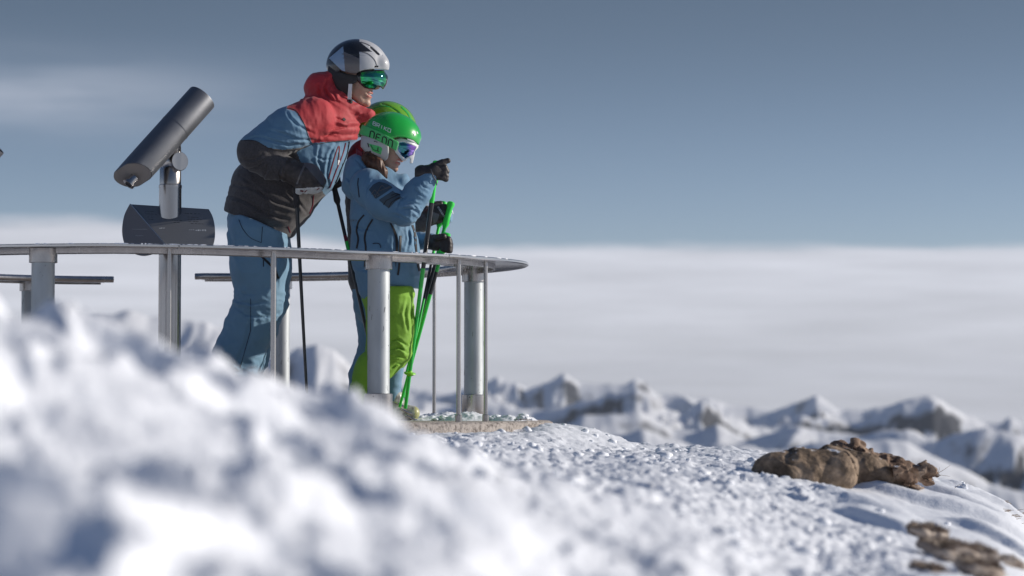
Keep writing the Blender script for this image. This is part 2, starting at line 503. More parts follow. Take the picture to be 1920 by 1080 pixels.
# height of the ground by pixel column and distance, written as image rows
DS   = [1.0, 1.8, 2.6, 3.4, 4.4, 5.6, 7.0, 8.5, 10.0, 11.5, 13.0, 15.0]
ROWS = {  # rows (px) at each distance: the row at which the ground at that distance would be seen
 -200: [1700, 1150, 760, 600, 640, 700, 740, 780, 800, 815, 830, 900],
 0:    [1700, 1150, 780, 612, 650, 710, 750, 790, 806, 812, 830, 900],
 300:  [1700, 1180, 860, 695, 700, 760, 800, 812, 812, 816, 834, 900],
 600:  [1700, 1240, 950, 785, 765, 810, 825, 826, 820, 818, 834, 900],
 800:  [1750, 1290, 1010, 872, 838, 848, 850, 842, 826, 820, 834, 900],
 950:  [1800, 1360, 1100, 970, 905, 885, 872, 856, 830, 820, 834, 900],
 1100: [1850, 1430, 1190, 1050, 970, 925, 896, 876, 856, 850, 850, 960],
 1300: [1950, 1500, 1260, 1120, 1030, 975, 925, 890, 866, 852, 850, 960],
 1500: [2050, 1600, 1350, 1210, 1130, 1050, 980, 925, 884, 868, 872, 980],
 1700: [2100, 1700, 1430, 1270, 1170, 1085, 1025, 965, 918, 890, 905, 1020],
 1920: [2200, 1800, 1520, 1350, 1240, 1150, 1092, 1040, 1000, 982, 1020, 1200],
 2200: [2400, 2000, 1700, 1550, 1420, 1350, 1320, 1290, 1290, 1310, 1400, 1700]}
_rt = np.array([ROWS[c] for c in COLS], float)
def catmull(t, y):
    """smooth interpolation of samples y (last axis) at fractional index t"""
    n = y.shape[-1]; i = np.clip(np.floor(t).astype(int), 0, n - 2); f = t - i
    return i, f
def ground_base(x, y):
    """x, y arrays (y ahead of the camera) -> z, from the table; falls away beyond"""
    d = np.maximum(y, 0.9); px = 960 + F * x / d
    dn = np.clip(d, 1.0, 15.0)
    ti = np.interp(dn, DS, np.arange(len(DS))); ci = np.interp(px, COLS, np.arange(len(COLS)))
    def h(p0, p1, p2, p3, f):
        return p1 + 0.5 * f * (p2 - p0 + f * (2 * p0 - 5 * p1 + 4 * p2 - p3 + f * (3 * (p1 - p2) + p3 - p0)))
    i = np.clip(np.floor(ti).astype(int), 0, len(DS) - 2); f = ti - i
    j = np.clip(np.floor(ci).astype(int), 0, len(COLS) - 2); g = ci - j
    I = lambda k: np.clip(i + k, 0, len(DS) - 1); J = lambda k: np.clip(j + k, 0, len(COLS) - 1)
    rows = [h(*[_rt[J(a), I(b)] for b in (-1, 0, 1, 2)], f) for a in (-1, 0, 1, 2)]
    r = h(*rows, g)
    z = -(r - HOR) / F * dn
    # beyond the table the hill drops away
    z = z - 0.55 * np.maximum(0, d - 15.0) - 0.0006 * np.maximum(0, d - 15) ** 2
    # to the sides of the table
    z = z - 0.5 * np.maximum(0, px - 2200) / F * dn
    return z
def ground_z(x, y, detail=True):
    z = ground_base(x, y)
    P = np.stack((x, y, np.zeros_like(x)), 1)
    d = np.maximum(np.abs(y), 0.5)
    px = 960 + F * x / d
    r = np.hypot(x - RC[0], y - RC[1])
    # bank of snow pushed against the slab
    bank = sstep(SLAB_R + 0.55, SLAB_R + 0.03, r)
    z = z * (1 - bank * 0.85) + (Z_SLAB - 0.046 + .034 * sstep(945, 1035, px) - .010 * pnoise(P * 9, 77)) * bank * 0.85
    if detail:
        # smooth wind-packed slope at the right
        smooth = sstep(1500, 1640, px) * sstep(6.6, 7.6, y) * (1 - 0.75 * sstep(10.6, 11.4, y))
        mound = sstep(6.0, 4.2, y) * sstep(1500, 900, px)
        big = fbm(P * 1.6, 3, 5)
        W3 = np.stack((pnoise(P * 5, 71), pnoise(P * 5, 72), P[:, 2]), 1) * 0.25
        med = ridged((P + W3 * 0.25) * 3.3, 2, 11)
        q1 = pnoise((P + W3 * .5) * 6.5, 21) + .25 * pnoise(P * 26, 22); q2 = pnoise((P + W3 * .5) * 14.0, 23) + .3 * pnoise(P * 48, 24)
        lump = .55 * sstep(.0, .10, q1) + .42 * sstep(.06, .16, q2) + .12 * np.maximum(0, q1)
        fine = ridged((P + W3 * 0.1) * 24, 3, 31)
        chunk = sstep(0.12, 0.32, pnoise((P + W3 * 0.15) * 17, 44)) * (0.6 + 0.4 * pnoise(P * 60, 45))
        rough = (1 - 0.9 * smooth) * (1 - 0.5 * mound) * (1 - .35 * bank)
        z = z + 0.014 * big * (0.4 + 0.6 * rough)
        z = z + rough * (0.016 * (med - 0.45) + (0.013 + .006 * mound) * (lump - .25) + 0.007 * (fine - 0.4) + 0.010 * chunk)
        # big cornice-like lumps on the near mound
        m1 = fbm((P + W3 * 0.6) * np.array((4.6, 3.0, 1)), 2, 61); Dq = P + W3 * .5; Dq = np.stack((Dq[:, 0] * 9.5 + Dq[:, 1] * 4.5, Dq[:, 1] * 2.4 - Dq[:, 0] * 1.2, Dq[:, 2]), 1); m2 = np.maximum(0, pnoise(Dq, 66)) + .45 * np.maximum(0, pnoise(Dq * 2.3, 67))
        near = sstep(1100, 300, px)
        z = z + mound * (0.042 + .020 * near) * m1 + mound * (0.034 + .026 * near) * m2 + mound * .008 * ridged((P + W3 * .4) * 19, 2, 68) - mound * 0.012
        # wind drifts on the smooth slope: soft edged scoops
        dr = sstep(-0.05, 0.22, pnoise(np.stack((x * 2.2 + y * 1.1, y * 0.9 - x * .5, 0 * x), 1), 81))
        z = z + smooth * 0.040 * dr
        z = z + smooth * 0.004 * pnoise(P * np.array((14, 6, 1)), 82)
    # under the slab
    under = r < SLAB_R - 0.04
    z = np.where(under, np.minimum(z, Z_SLAB - 0.10), z)
    return z

def build_ground():
    a_in = np.arange(-0.215, 0.2151, 0.00088)
    a_out = []; a = 0.215; st = 0.0012
    while a < math.pi: a_out.append(a); a += st; st = min(st * 1.13, 0.12)
    a_out = np.array(a_out[1:])
    ang = np.concatenate((-a_out[::-1], a_in, a_out))
    ld = []; v = 0.35
    while v < 16.5:
        ld.append(v); v *= (1.03 if v < 1.2 else (1.0052 if v < 5 else (1.0029 if v < 9.3 else (1.0024 if v < 13.4 else 1.01))))
    while v < 380: ld.append(v); v *= 1.06
    ld = np.array(ld)
    A, D = np.meshgrid(ang, ld, indexing='ij')
    x = (D * np.sin(A)).ravel(); y = (D * np.cos(A)).ravel()
    z = np.empty_like(x)
    front = (y > 0.2) & (np.abs(x) < y * 0.9)
    z[front] = ground_z(x[front], y[front])
    nf = ~front
    rr = np.hypot(x[nf], y[nf])
    zs = ground_base(np.clip(x[nf], -0.9 * rr, 0.9 * rr), np.maximum(rr * 0.5, 1.0))
    t = sstep(0.5, 3.0, rr)
    z[nf] = -0.34 - 0.02 * rr + 0.05 * fbm(np.stack((x[nf], y[nf], 0 * rr), 1) * 1.3, 3, 9) - 0.10 * np.maximum(0, rr - 8) * 2
    # blend the seam between both parts
    Z = z.reshape(A.shape)
    sel = (np.abs(A) > 0.30) & (np.abs(A) < 0.95)
    zf = -0.34 - 0.02 * D + 0.05 * fbm(np.stack((x, y, 0 * x), 1) * 1.3, 3, 9).reshape(A.shape) - 0.20 * np.maximum(0, D - 8)
    t = sstep(0.30, 0.72, np.abs(A))
    Z = np.where(np.abs(A) > 0.30, Z * (1 - t) + zf * t, Z)
    V = np.stack((x, y, Z.ravel()), 1)
    na, nd = A.shape
    i = (np.arange(na - 1)[:, None] * nd + np.arange(nd - 1)[None]).ravel()
    Q = np.stack((i, i + nd, i + nd + 1, i + 1), 1)
    # cap under the camera
    ob = mesh_np('snow_ground', V, Q, M['snow'])
    return kind(ob, 'structure')
snow_ground = build_ground()

def concrete_mat():
    m = bpy.data.materials.new('pitted concrete'); m.use_nodes = True
    nt = m.node_tree; b = nt.nodes['Principled BSDF']; b.inputs['Roughness'].default_value = 0.9
    tc = nt.nodes.new('ShaderNodeTexCoord')
    n = nt.nodes.new('ShaderNodeTexNoise'); n.inputs['Scale'].default_value = 55; n.inputs['Detail'].default_value = 8
    nt.links.new(tc.outputs['Object'], n.inputs['Vector'])
    r = nt.nodes.new('ShaderNodeValToRGB'); nt.links.new(n.outputs[0], r.inputs[0])
    e = r.color_ramp.elements; e[0].position = 0.30; e[0].color = (0.12, 0.10, 0.09, 1); e[1].position = 0.52; e[1].color = (0.40, 0.36, 0.33, 1)
    nt.links.new(r.outputs[0], b.inputs['Base Color'])
    bp = nt.nodes.new('ShaderNodeBump'); bp.inputs['Distance'].default_value = 0.01; bp.inputs['Strength'].default_value = 0.8
    nt.links.new(n.outputs[0], bp.inputs['Height']); nt.links.new(bp.outputs[0], b.inputs['Normal'])
    return m
M['concrete'] = concrete_mat()
# round concrete slab, rough edge
def build_slab():
    n = 420; prof = [(0.0, 0.0), (1.0, 0.0), (SLAB_R - 0.012, 0.0), (SLAB_R, -0.008), (SLAB_R, -0.02), (SLAB_R, -0.035), (SLAB_R, -0.05), (SLAB_R, -0.11), (0, -0.11)]
    V = []
    for r, z in prof:
        for k in range(n):
            a = 2 * math.pi * k / n
            V.append((RC[0] + r * math.cos(a), RC[1] + r * math.sin(a), Z_SLAB + z))
    V = np.array(V)
    edge = np.hypot(V[:, 0] - RC[0], V[:, 1] - RC[1]) > SLAB_R - 0.02
    nn = 0.006 * fbm(V * 30, 3, 3) - 0.010 * sstep(0.25, 0.5, pnoise(V * 45, 8))
    dirs = (V[:, :2] - RC) / SLAB_R
    V[:, :2] += dirs * (nn * edge)[:, None]
    Q = [(i * n + k, i * n + (k + 1) % n, (i + 1) * n + (k + 1) % n, (i + 1) * n + k) for i in range(len(prof) - 1) for k in range(n)]
    mb = MB(); mb.add(V, [q[::-1] for q in Q])
    return kind(mb.build('concrete_platform', M['concrete'], None, True, 40), 'structure')
build_slab()

# loose crust chunks, thousands: stuff
def ico_chunk(rng, r):
    a = rng.normal(size=(7, 3)); a /= np.linalg.norm(a, axis=1)[:, None]
    return a * r * rng.uniform(0.6, 1.2, (7, 1)) * np.array((1.3, 1.1, 0.75))
def build_chunks():
    rng = np.random.default_rng(4)
    from mathutils import geometry
    protos = []
    for k in range(24):
        bm = bmesh.new()
        bmesh.ops.create_icosphere(bm, subdivisions=1, radius=1.0)
        for v in bm.verts:
            v.co = v.co * (0.75 + 0.55 * rng.random()); v.co.x *= 1.35; v.co.z *= 0.7
        V = np.array([v.co[:] for v in bm.verts]); Fc = np.array([[v.index for v in f.verts] for f in bm.faces]); bm.free()
        protos.append((V, Fc))
    VV = []; FF = []; base = 0
    N = 2200
    d = rng.uniform(4.2, 13.2, N); px = rng.uniform(-60, 1980, N)
    x = (px - 960) / F * d
    P = np.stack((x, d, 0 * x), 1)
    keep = (pnoise(P * 2.6, 91) + 0.25 * rng.normal(size=N) > 0.02)
    keep &= ~((px > 1560) & (d > 6.8) & (d < 10.9) & (rng.random(N) > 0.05))
    r = np.hypot(x - RC[0], d - RC[1]); keep &= r > SLAB_R + 0.05
    x, d, r = x[keep], d[keep], r[keep]
    z = ground_z(x, d)
    for k in range(len(x)):
        V, Fc = protos[k % 24]
        s = 0.006 + 0.016 * rng.random() ** 2.6
        a = rng.uniform(0, 6.28); ca, sa = math.cos(a), math.sin(a)
        R = np.array(((ca, -sa, 0), (sa, ca, 0), (0, 0, 1)))
        VV.append((V * s) @ R.T + (x[k], d[k], z[k] + s * 0.15)); FF.append(Fc + base); base += len(V)
    # heaps of pushed snow on the slab between the posts
    for (hx, hy, hr, hh) in [(-0.18, 11.98, 0.11, 0.03), (-0.08, 11.75, 0.05, 0.02), (0.05, 11.6, .05, .018), (-0.30, 11.8, .07, .014)]:
        for k in range(60):
            q = rng.normal(size=2) * hr * 0.5; V, Fc = protos[k % 24]
            s = rng.uniform(0.006, 0.015) * (1.25 - min(1, np.hypot(*q) / hr))
            if s < 0.006: continue
            VV.append(V * s + (hx + q[0], hy + q[1], Z_SLAB + hh * max(0, 1 - np.hypot(*q) / hr) + s * 0.2)); FF.append(Fc + base); base += len(V)
    ob = mesh_np('snow_chunks', np.concatenate(VV), np.concatenate(FF), M['snow'])
    kind(ob, 'stuff'); tag(ob, 'loose crumbs of wind-broken snow crust strewn over the summit', 'snow')
build_chunks()

# snow heaped on the slab at the right posts
def build_heap():
    n = 150; xs = np.linspace(-0.62, 0.16, n); ys = np.linspace(11.25, 12.75, 120)
    X, Y = np.meshgrid(xs, ys, indexing='ij'); x = X.ravel(); y = Y.ravel()
    P = np.stack((x, y, 0 * x), 1)
    r = np.hypot(x - RC[0], y - RC[1])
    h = 0.0
    for (cx, cy, rr, hh) in [(-0.20, 11.86, 0.17, 0.040), (-0.02, 11.72, 0.10, 0.026), (-0.38, 11.95, 0.16, 0.022), (0.05, 11.95, 0.09, 0.022), (-0.3, 12.4, 0.25, 0.035)]:
        h = np.maximum(h, hh * sstep(rr, 0, np.hypot(x - cx, (y - cy) * 0.8)) ** 0.8)
    h = h + (0.012 * fbm(P * 14, 3, 3) + 0.008 * ridged(P * 30, 2, 7)) * sstep(0.002, 0.015, h) - 0.006
    h = h - sstep(SLAB_R - 0.03, SLAB_R + 0.0, r) * 0.08
    V = np.stack((x, y, Z_SLAB + h), 1); ny = 120
    i = (np.arange(n - 1)[:, None] * ny + np.arange(ny - 1)[None]).ravel()
    Q = np.stack((i, i + ny, i + ny + 1, i + 1), 1)
    keep = (V[Q][:, :, 2].max(1) > Z_SLAB - 0.02)
    ob = mesh_np('snow_heap', V, Q[keep], M['snow'])
    kind(ob, 'structure')
build_heap()

# ================================================================== MOUNTAINS
def rock_shade_snow_mat():
    m = bpy.data.materials.new('mountain snow and rock'); m.use_nodes = True
    nt = m.node_tree; b = nt.nodes['Principled BSDF']; b.inputs['Roughness'].default_value = 0.8
    b.inputs['Specular IOR Level'].default_value = 0.1
    tc = nt.nodes.new('ShaderNodeTexCoord'); g = nt.nodes.new('ShaderNodeNewGeometry')
    sp = nt.nodes.new('ShaderNodeSeparateXYZ'); nt.links.new(g.outputs['Normal'], sp.inputs[0])
    n = nt.nodes.new('ShaderNodeTexNoise'); n.inputs['Scale'].default_value = 0.0035; n.inputs['Detail'].default_value = 9; n.inputs['Roughness'].default_value = .62
    nt.links.new(tc.outputs['Object'], n.inputs['Vector'])
    a = nt.nodes.new('ShaderNodeMath'); a.operation = 'MULTIPLY_ADD'; a.inputs[1].default_value = 1.1
    nt.links.new(n.outputs[0], a.inputs[0]); nt.links.new(sp.outputs[2], a.inputs[2])
    r = nt.nodes.new('ShaderNodeValToRGB'); nt.links.new(a.outputs[0], r.inputs[0])
    e = r.color_ramp.elements; e[0].position = 1.19 / 1.6; e[0].color = (0.070, 0.073, 0.082, 1); e[1].position = 1.33 / 1.6; e[1].color = (0.80, 0.82, 0.86, 1)  # bare rock, spread wider so its dark colour also paints the slopes' shade
    mm_ = nt.nodes.new('ShaderNodeMapRange'); mm_.inputs[1].default_value = 0; mm_.inputs[2].default_value = 1.6; nt.links.new(a.outputs[0], mm_.inputs[0]); nt.links.new(mm_.outputs[0], r.inputs[0])
    nt.links.new(r.outputs[0], b.inputs['Base Color'])
    return m
M['mountain'] = rock_shade_snow_mat()
LAYERS = [
 (15500, 0.50, [(-700,690),(0,660),(400,690),(640,735),(760,722),(850,738),(930,706),(960,716),(990,727),(1030,712),(1058,699),(1085,716),(1130,720),(1165,716),(1192,706),(1215,722),(1240,737),(1300,745),(1340,750),(1400,764),(1440,767),(1490,757),(1528,739),(1550,752),(1575,768),(1620,772),(1660,762),(1710,745),(1742,737),(1765,748),(1795,768),(1850,792),(1920,790),(2600,760)]),
 (10800, 0.55, [(-700,650),(0,640),(500,700),(760,748),(850,760),(900,742),(945,752),(1000,768),(1060,764),(1100,748),(1140,738),(1190,724),(1215,735),(1245,758),(1280,770),(1318,748),(1350,772),(1420,795),(1470,790),(1500,778),(1560,786),(1610,792),(1650,770),(1690,752),(1715,747),(1745,744),(1775,762),(1810,784),(1860,800),(1890,783),(1920,796),(2600,780)]),
 (7600, 0.60, [(-700,640),(300,700),(760,790),(900,800),(960,785),(1040,805),(1090,782),(1150,776),(1200,775),(1262,805),(1310,806),(1345,790),(1400,812),(1470,800),(1520,806),(1580,818),(1640,808),(1700,800),(1760,815),(1830,800),(1880,803),(1920,812),(2600,800)]),
 (5200, 0.62, [(-700,600),(-200,590),(0,604),(120,618),(170,604),(205,590),(250,583),(290,584),(340,592),(390,603),(430,620),(470,655),(520,668),(555,648),(595,640),(625,655),(660,690),(700,720),(750,752),(800,780),(870,806),(950,830),(1050,815),(1130,826),(1210,812),(1280,836),(1400,840),(1500,842),(1580,832),(1640,828),(1700,830),(1750,848),(1800,872),(1850,905),(1920,915),(2600,990)]),
 (3300, 0.6, [(-700,700),(0,760),(400,800),(800,860),(1100,880),(1500,900),(1800,930),(1900,990),(2600,1100)]),
]
def build_mountains():
    az = np.concatenate((np.linspace(-0.75, -0.21, 60)[:-1], np.linspace(-0.21, 0.21, 440), np.linspace(0.21, 0.75, 60)[1:]))
    dd = np.concatenate((420 * 1.03 ** np.arange(62), 420 * 1.03 ** 62 * 1.0045 ** np.arange(424)))
    A, D = np.meshgrid(az, dd, indexing='ij')
    x = (D * A).ravel(); y = D.ravel(); px = 960 + F * A.ravel()
    z = np.full_like(x, -1500.0)
    P = np.stack((x, y, 0 * x), 1) / 1000.0
    Wp = np.stack((pnoise(P * 0.9, 301), pnoise(P * 0.9, 302), 0 * x), 1) * 0.35
    Wq = np.stack((pnoise(P * 1.4, 311), pnoise(P * 1.4, 312), 0 * x), 1) * 0.5
    rd = ridged((P + Wp + Wq) * 1.15, 5, 200, 0.5)
    rd2 = ridged((P + Wq) * 3.4, 4, 230, 0.5)
    for k, (dist, slope, pts) in enumerate(LAYERS):
        py = np.interp(px, [p[0] for p in pts], [p[1] for p in pts])
        top = -(py - HOR) / F * dist
        off = dist * (0.05 * pnoise(np.stack((A.ravel() * 9, 0 * x + k * 3.3, 0 * x), 1), 400 + k))
        t = np.abs(D.ravel() - dist - off)
        fall = slope * t ** 1.0
        amp = np.minimum(t / 750.0, 1.0)
        zz = top - fall * 0.95 + amp * (500 * (rd - 0.5) + 250 * (rd2 - 0.45))
        zz += (1 - amp) * (26 * (rd2 - 0.45) + 10 * (rd - .5))
        # keep the slope that faces the camera from poking above the skyline of its layer
        lim = top * (D.ravel() / dist) if False else top
        zz = np.where(zz > top + 10, top + 10 + (zz - top - 10) * .35, zz)
        z = np.maximum(z, zz)
    z = np.maximum(z, -1000 + 160 * rd)
    V = np.stack((x, y, z), 1); na, nd = A.shape
    i = (np.arange(na - 1)[:, None] * nd + np.arange(nd - 1)[None]).ravel()
    Q = np.stack((i, i + nd, i + nd + 1, i + 1), 1)
    kind(mesh_np('mountain_range', V, Q, M['mountain']), 'structure')
build_mountains()
# ================================================================== PANORAMA RAIL
def z_ring(phi):
    """height of the ring table at angle phi (degrees): it is not quite true"""
    return float(np.interp(phi, [-180, -109, -90, -54, -20, 0, 20, 67, 90, 91, 106, 116, 180],
                           [0.611, 0.6125, 0.614, 0.604, 0.613, 0.6235, 0.628, 0.634, 0.637, 0.632, 0.618, 0.616, 0.611]))
def rp(phi, r, z=0.0):
    a = math.radians(phi); return np.array((RC[0] + r * math.cos(a), RC[1] + r * math.sin(a), z_ring(phi) + z))
rail = thing('panorama_rail', 'round stainless steel rail table on thick posts that rings the viewing platform', 'railing', (RC[0], RC[1], Z_SLAB))
def arc_lathe(name, prof, a0, a1, mat_, step=2.0):
    n = max(2, int((a1 - a0) / step)); mb = MB(); V = []; m = len(prof)
    for i in range(n + 1):
        ph = a0 + (a1 - a0) * i / n
        V += [rp((ph + 180) % 360 - 180, r, z) for r, z in prof]
    Fc = [(i * m + k, i * m + (k + 1) % m, (i + 1) * m + (k + 1) % m, (i + 1) * m + k) for i in range(n) for k in range(m)]
    Fc += [tuple(range(m - 1, -1, -1)), tuple(n * m + k for k in range(m))]
    mb.add(V, Fc); return mb.build(name, mat_, rail, True, 30)
plate_prof = [(R_IN + .01, 0.000), (R_OUT - .02, 0.001), (R_OUT - .004, 0.003), (R_OUT, 0.0), (R_OUT, -0.008), (R_OUT - .005, -0.011), (R_OUT - .012, -0.009),
              (R_OUT - .02, -0.006), (R_IN + .07, -0.005), (R_IN + .01, -0.006)]
tube_prof = [(R_IN + 0.004 + 0.016 * math.cos(a), -0.006 + 0.016 * math.sin(a)) for a in np.linspace(0, 2 * math.pi, 13)[:-1]]
flange_prof = [(R_OUT - 0.16, -0.0065), (R_OUT - 0.15, -0.0065), (R_OUT - 0.15, -0.026), (R_OUT - 0.16, -0.026)]
joints = [-252.6, -197, -138, -80, -37, 2, 48, 90.3]
for a0, a1 in zip(joints[:-1], joints[1:]):
    arc_lathe('table_plate', plate_prof, a0 + 0.07, a1 - 0.07, M['polished'])
    arc_lathe('inner_rail', tube_prof, a0 + 0.02, a1 - 0.02, M['steel'])
arc_lathe('stiffener_ring', flange_prof, -251, 89, M['steel'])
# drop pegs under the table
for ph in range(-250, 88, 13):
    p = rp((ph + 180) % 360 - 180, R_IN + 0.035, 0)
    MB().tube([p + (0, 0, -0.006), p + (0, 0, -0.024)], 0.0055, 10).build('bolt', M['steel'], rail)
def post(phi):
    p = rp(phi, 1.505); b = np.array((p[0], p[1], Z_SLAB - 0.002)); t = p - (0, 0, 0.0075)
    o = MB().lathe((p[0], p[1], 0), [(0.0458, b[2] + 0.002), (0.0458, t[2] - 0.03)], 40).build('post', M['galv'], rail)
    MB().lathe((p[0], p[1], 0), [(0.0545, t[2] - 0.056), (0.0560, t[2] - 0.055), (0.0560, t[2])], 40).build('collar', M['steel'], o)
    MB().lathe((p[0], p[1], 0), [(0.0575, b[2]), (0.0580, b[2] + 0.002), (0.0580, b[2] + 0.118), (0.0560, b[2] + 0.120)], 40).build('base_sleeve', M['steel'], o)
    # pin hole and scratches in the galvanising
    s = MB(); hx = p[0] - 0.018; s.tube([(hx, p[1] - 0.0552, b[2] + 0.108), (hx, p[1] - 0.0558, b[2] + 0.108)], 0.0028, 10)
    s.build('pin_hole', M['ink'], o)
    rng = random.Random(int(phi) + 500); sc_ = MB()
    for k in range(20):
        a = math.radians(rng.uniform(-175, -5)); z = b[2] + 0.13 + 0.5 * rng.random() ** 1.6
        L = rng.choice([0.001, 0.002, 0.003, 0.004, 0.006, 0.022]); w = rng.uniform(0.0004, 0.0011)
        pts = []
        for i in range(4):
            aa = a + 0.02 * i * L / 0.008 * rng.uniform(-1, 1); pts.append((p[0] + 0.0459 * math.cos(aa), p[1] + 0.0459 * math.sin(aa), z - L * i / 3))
        sc_.tube(pts, w, 5)
    kind(sc_.build('scratches', M['dark'], o), 'stuff')
    return o
for ph in (-46.2, 20.5, 73.8, -100.3, 122.8, -150): post(ph)
def baluster(phi, r=0.0088):
    p = rp(phi, 1.60); t = p[2] - 0.009
    o = MB().lathe((p[0], p[1], 0), [(r, Z_SLAB), (r, t)], 16).build('baluster', M['steel'], rail)
    MB().lathe((p[0], p[1], 0), [(0.0145, Z_SLAB - .001), (0.0145, Z_SLAB + 0.028), (0.012, Z_SLAB + 0.030)], 16).build('foot_sleeve', M['steel'], o)
    MB().box((p[0], p[1], t + 0.001), (0.03, 0.03, 0.004)).build('bracket', M['steel'], o, False)
for ph, r in ((-81.2, 0.0080), (-66.3, 0.0108), (-31.4, 0.0095), (-22.6, 0.0085), (41, 0.0088)): baluster(ph, r)
# beads of ice along the outer edge
ice = MB(); rng = random.Random(8)
for k in range(70):
    ph = rng.choice([rng.uniform(-100, -60), rng.uniform(-92, -70), rng.uniform(-60, -15)])
    p = rp(ph, R_OUT - 0.004, 0.002); s = rng.uniform(0.001, 0.0035)
    t = np.array((-math.sin(math.radians(ph)), math.cos(math.radians(ph)), 0)) * rng.uniform(0.002, 0.02)
    ice.tube([p - t, p - t * .3, p + t * .4, p + t], [s * .2, s, s * .8, s * .2], 6)
kind(ice.build('ice_beads', M['snow'], rail), 'stuff')

# ================================================================== TELESCOPE
def px_m(px, d): return px / F * d
def telescope():
    DT = 11.25
    base = W(317, 790, DT); base[2] = Z_SLAB
    T = thing('telescope', 'dark metal viewing telescope tilted up on its thick steel post behind the rail', 'telescope', base)
    x, y = base[0], base[1]
    zt = lambda row: W(317, row, DT)[2]
    MB().lathe((x, y, 0), [(0.0475, Z_SLAB - 0.35), (0.0475, zt(352))], 40).build('post', M['steel'], T)
    MB().lathe((x, y, 0), [(0.0490, zt(353)), (0.0490, zt(347.5)), (0.0455, zt(346)), (0.0455, zt(318)), (0.040, zt(314))], 40).build('swivel_neck', M['steel'], T)
    # tilt hub: a short drum lying across the neck
    c = W(326, 304, DT); ax = np.array((0.55, -0.80, 0.0)); ax /= np.linalg.norm(ax)
    MB().tube([c - ax * 0.055, c + ax * 0.052, c + ax * 0.058], [0.041, 0.041, 0.038], 40).build('tilt_hub', M['steel'], T)
    # tube
    a = W(249, 328, DT - 0.16); b = W(379, 183, DT + 0.02)
    u = (b - a) / np.linalg.norm(b - a)
    R = 0.0655
    up = np.array((0, 0, 1.0)); sd = np.cross(u, up); sd /= np.linalg.norm(sd); vv = np.cross(sd, u)
    mb = MB(); n = 48; L = np.linalg.norm(b - a)
    prof = [(-0.002, 0.9), (0.0, 0.93), (0.10, 1.0), (L - 0.003, 1.0), (L, 0.985), (L, 0.93), (L - 0.03, 0.92)]
    V = []
    for t, s in prof:
        for k in range(n):
            an = 2 * math.pi * k / n
            cx, cz = math.cos(an), math.sin(an)
            # the eyepiece end is flattened into a bevelled box shape
            f = max(0, 1 - t / 0.12) if t < 0.12 else 0
            q = (abs(cx) ** 4 + abs(cz) ** 4) ** -0.25
            rad = R * s * ((1 - f) + f * min(q, 1.10))
            cut = (-0.018 * cz + 0.045 * cx)                       # slanted rear face
            V.append(a + u * (t + cut * f) + rad * (cx * sd + cz * vv))
    m = len(prof)
    mb.add(V, [(i * n + k, i * n + (k + 1) % n, (i + 1) * n + (k + 1) % n, (i + 1) * n + k) for i in range(m - 1) for k in range(n)])
    tube = mb.build('telescope_tube', M['tele'], T, True, 30)
    ring0 = [np.array(V[k]) * 0.999 + np.array(a) * 0.001 - u * 0.0005 for k in range(n)]
    MB().add(ring0, [tuple(range(n))]).build('rear_plate', mat('matt rear plate', (.36, .33, .31), .55, metal=.3, var=.08), tube, False)
    lens_c = a + u * (L - 0.028)
    MB().tube([lens_c, lens_c + u * 0.003], R * 0.925, 40).build('objective_lens', M['dark'], tube)
    e0 = a - vv * 0.012 + sd * 0.004
    ep = MB().tube([e0 - u * 0.004, e0 - u * 0.034, e0 - u * 0.036, e0 - u * 0.046, e0 - u * 0.047], [0.021, 0.021, 0.026, 0.026, 0.024], 28)
    eo = ep.build('eyepiece', M['steel'], T)
    MB().tube([e0 - u * 0.0468, e0 - u * 0.0480], 0.015, 24).build('eyepiece_lens', M['ink'], eo)
    MB().tube([a + u * (L * 0.60), a + u * (L * 0.60 + 0.004)], R + 0.0012, 48).build('clamp_band', M['tele'], tube)
    for s in (0.1, 0.82):
        q = a + u * (L * 0.86) + R * (math.cos(-1.9) * sd + math.sin(-1.9) * vv)
    MB().tube([q, q + (q - (a + u * (L * .86))) * 0.08], 0.006, 12).build('screw', M['polished'], tube)
    # saddle between tube and hub
    s0 = (a + b) / 2 - vv * R * 0.9; MB().tube([s0 + vv * .02, c], [0.030, 0.034], 24).build('saddle', M['steel'], T)
    # folded sheet with engraved notes
    def D1(px, py): return DT + 0.05 - (py - 385) / 90 * 0.34
    def panel(name, poly, dep, thick=0.004):
        bm = bmesh.new(); A = [W(px, py, dep(px, py)) for px, py in poly]
        nr = np.cross(A[1] - A[0], A[-1] - A[0]); nr /= np.linalg.norm(nr)
        n = len(A); mb = MB(); mb.add(A + [p + nr * thick for p in A], [tuple(range(n)), tuple(range(2 * n - 1, n - 1, -1))] + [(i, (i + 1) % n, n + (i + 1) % n, n + i) for i in range(n)])
        bm.free(); return mb.build(name, M['panelm'], T, False)
    M['panelm'] = mat('dark engraved sheet steel', (0.20, 0.205, 0.215), 0.5, metal=0.35)
    def arcpts(pts, n=5):
        P = [np.array(p, float) for p in pts]; out = []
        for i in range(len(P) - 1):
            p0 = P[max(i - 1, 0)]; p1 = P[i]; p2 = P[i + 1]; p3 = P[min(i + 2, len(P) - 1)]
            for k in range(n):
                f = k / n; out.append(tuple(p1 + 0.5 * f * (p2 - p0 + f * (2 * p0 - 5 * p1 + 4 * p2 - p3 + f * (3 * (p1 - p2) + p3 - p0)))))
        out.append(tuple(P[-1])); return out
    main_poly = [(245, 383), (391, 392)] + arcpts([(392, 393), (399, 407), (403, 427), (402, 450), (395, 466), (378, 474), (360, 475), (342, 470), (325, 464)]) + [(312, 460)]
    po = panel('info_panel', main_poly, D1)
    fl_poly = [(245, 383)] + arcpts([(243, 386), (234, 405), (230, 430), (232, 450), (238, 464), (250, 475), (268, 480), (286, 477), (300, 470)]) + [(312, 460)]
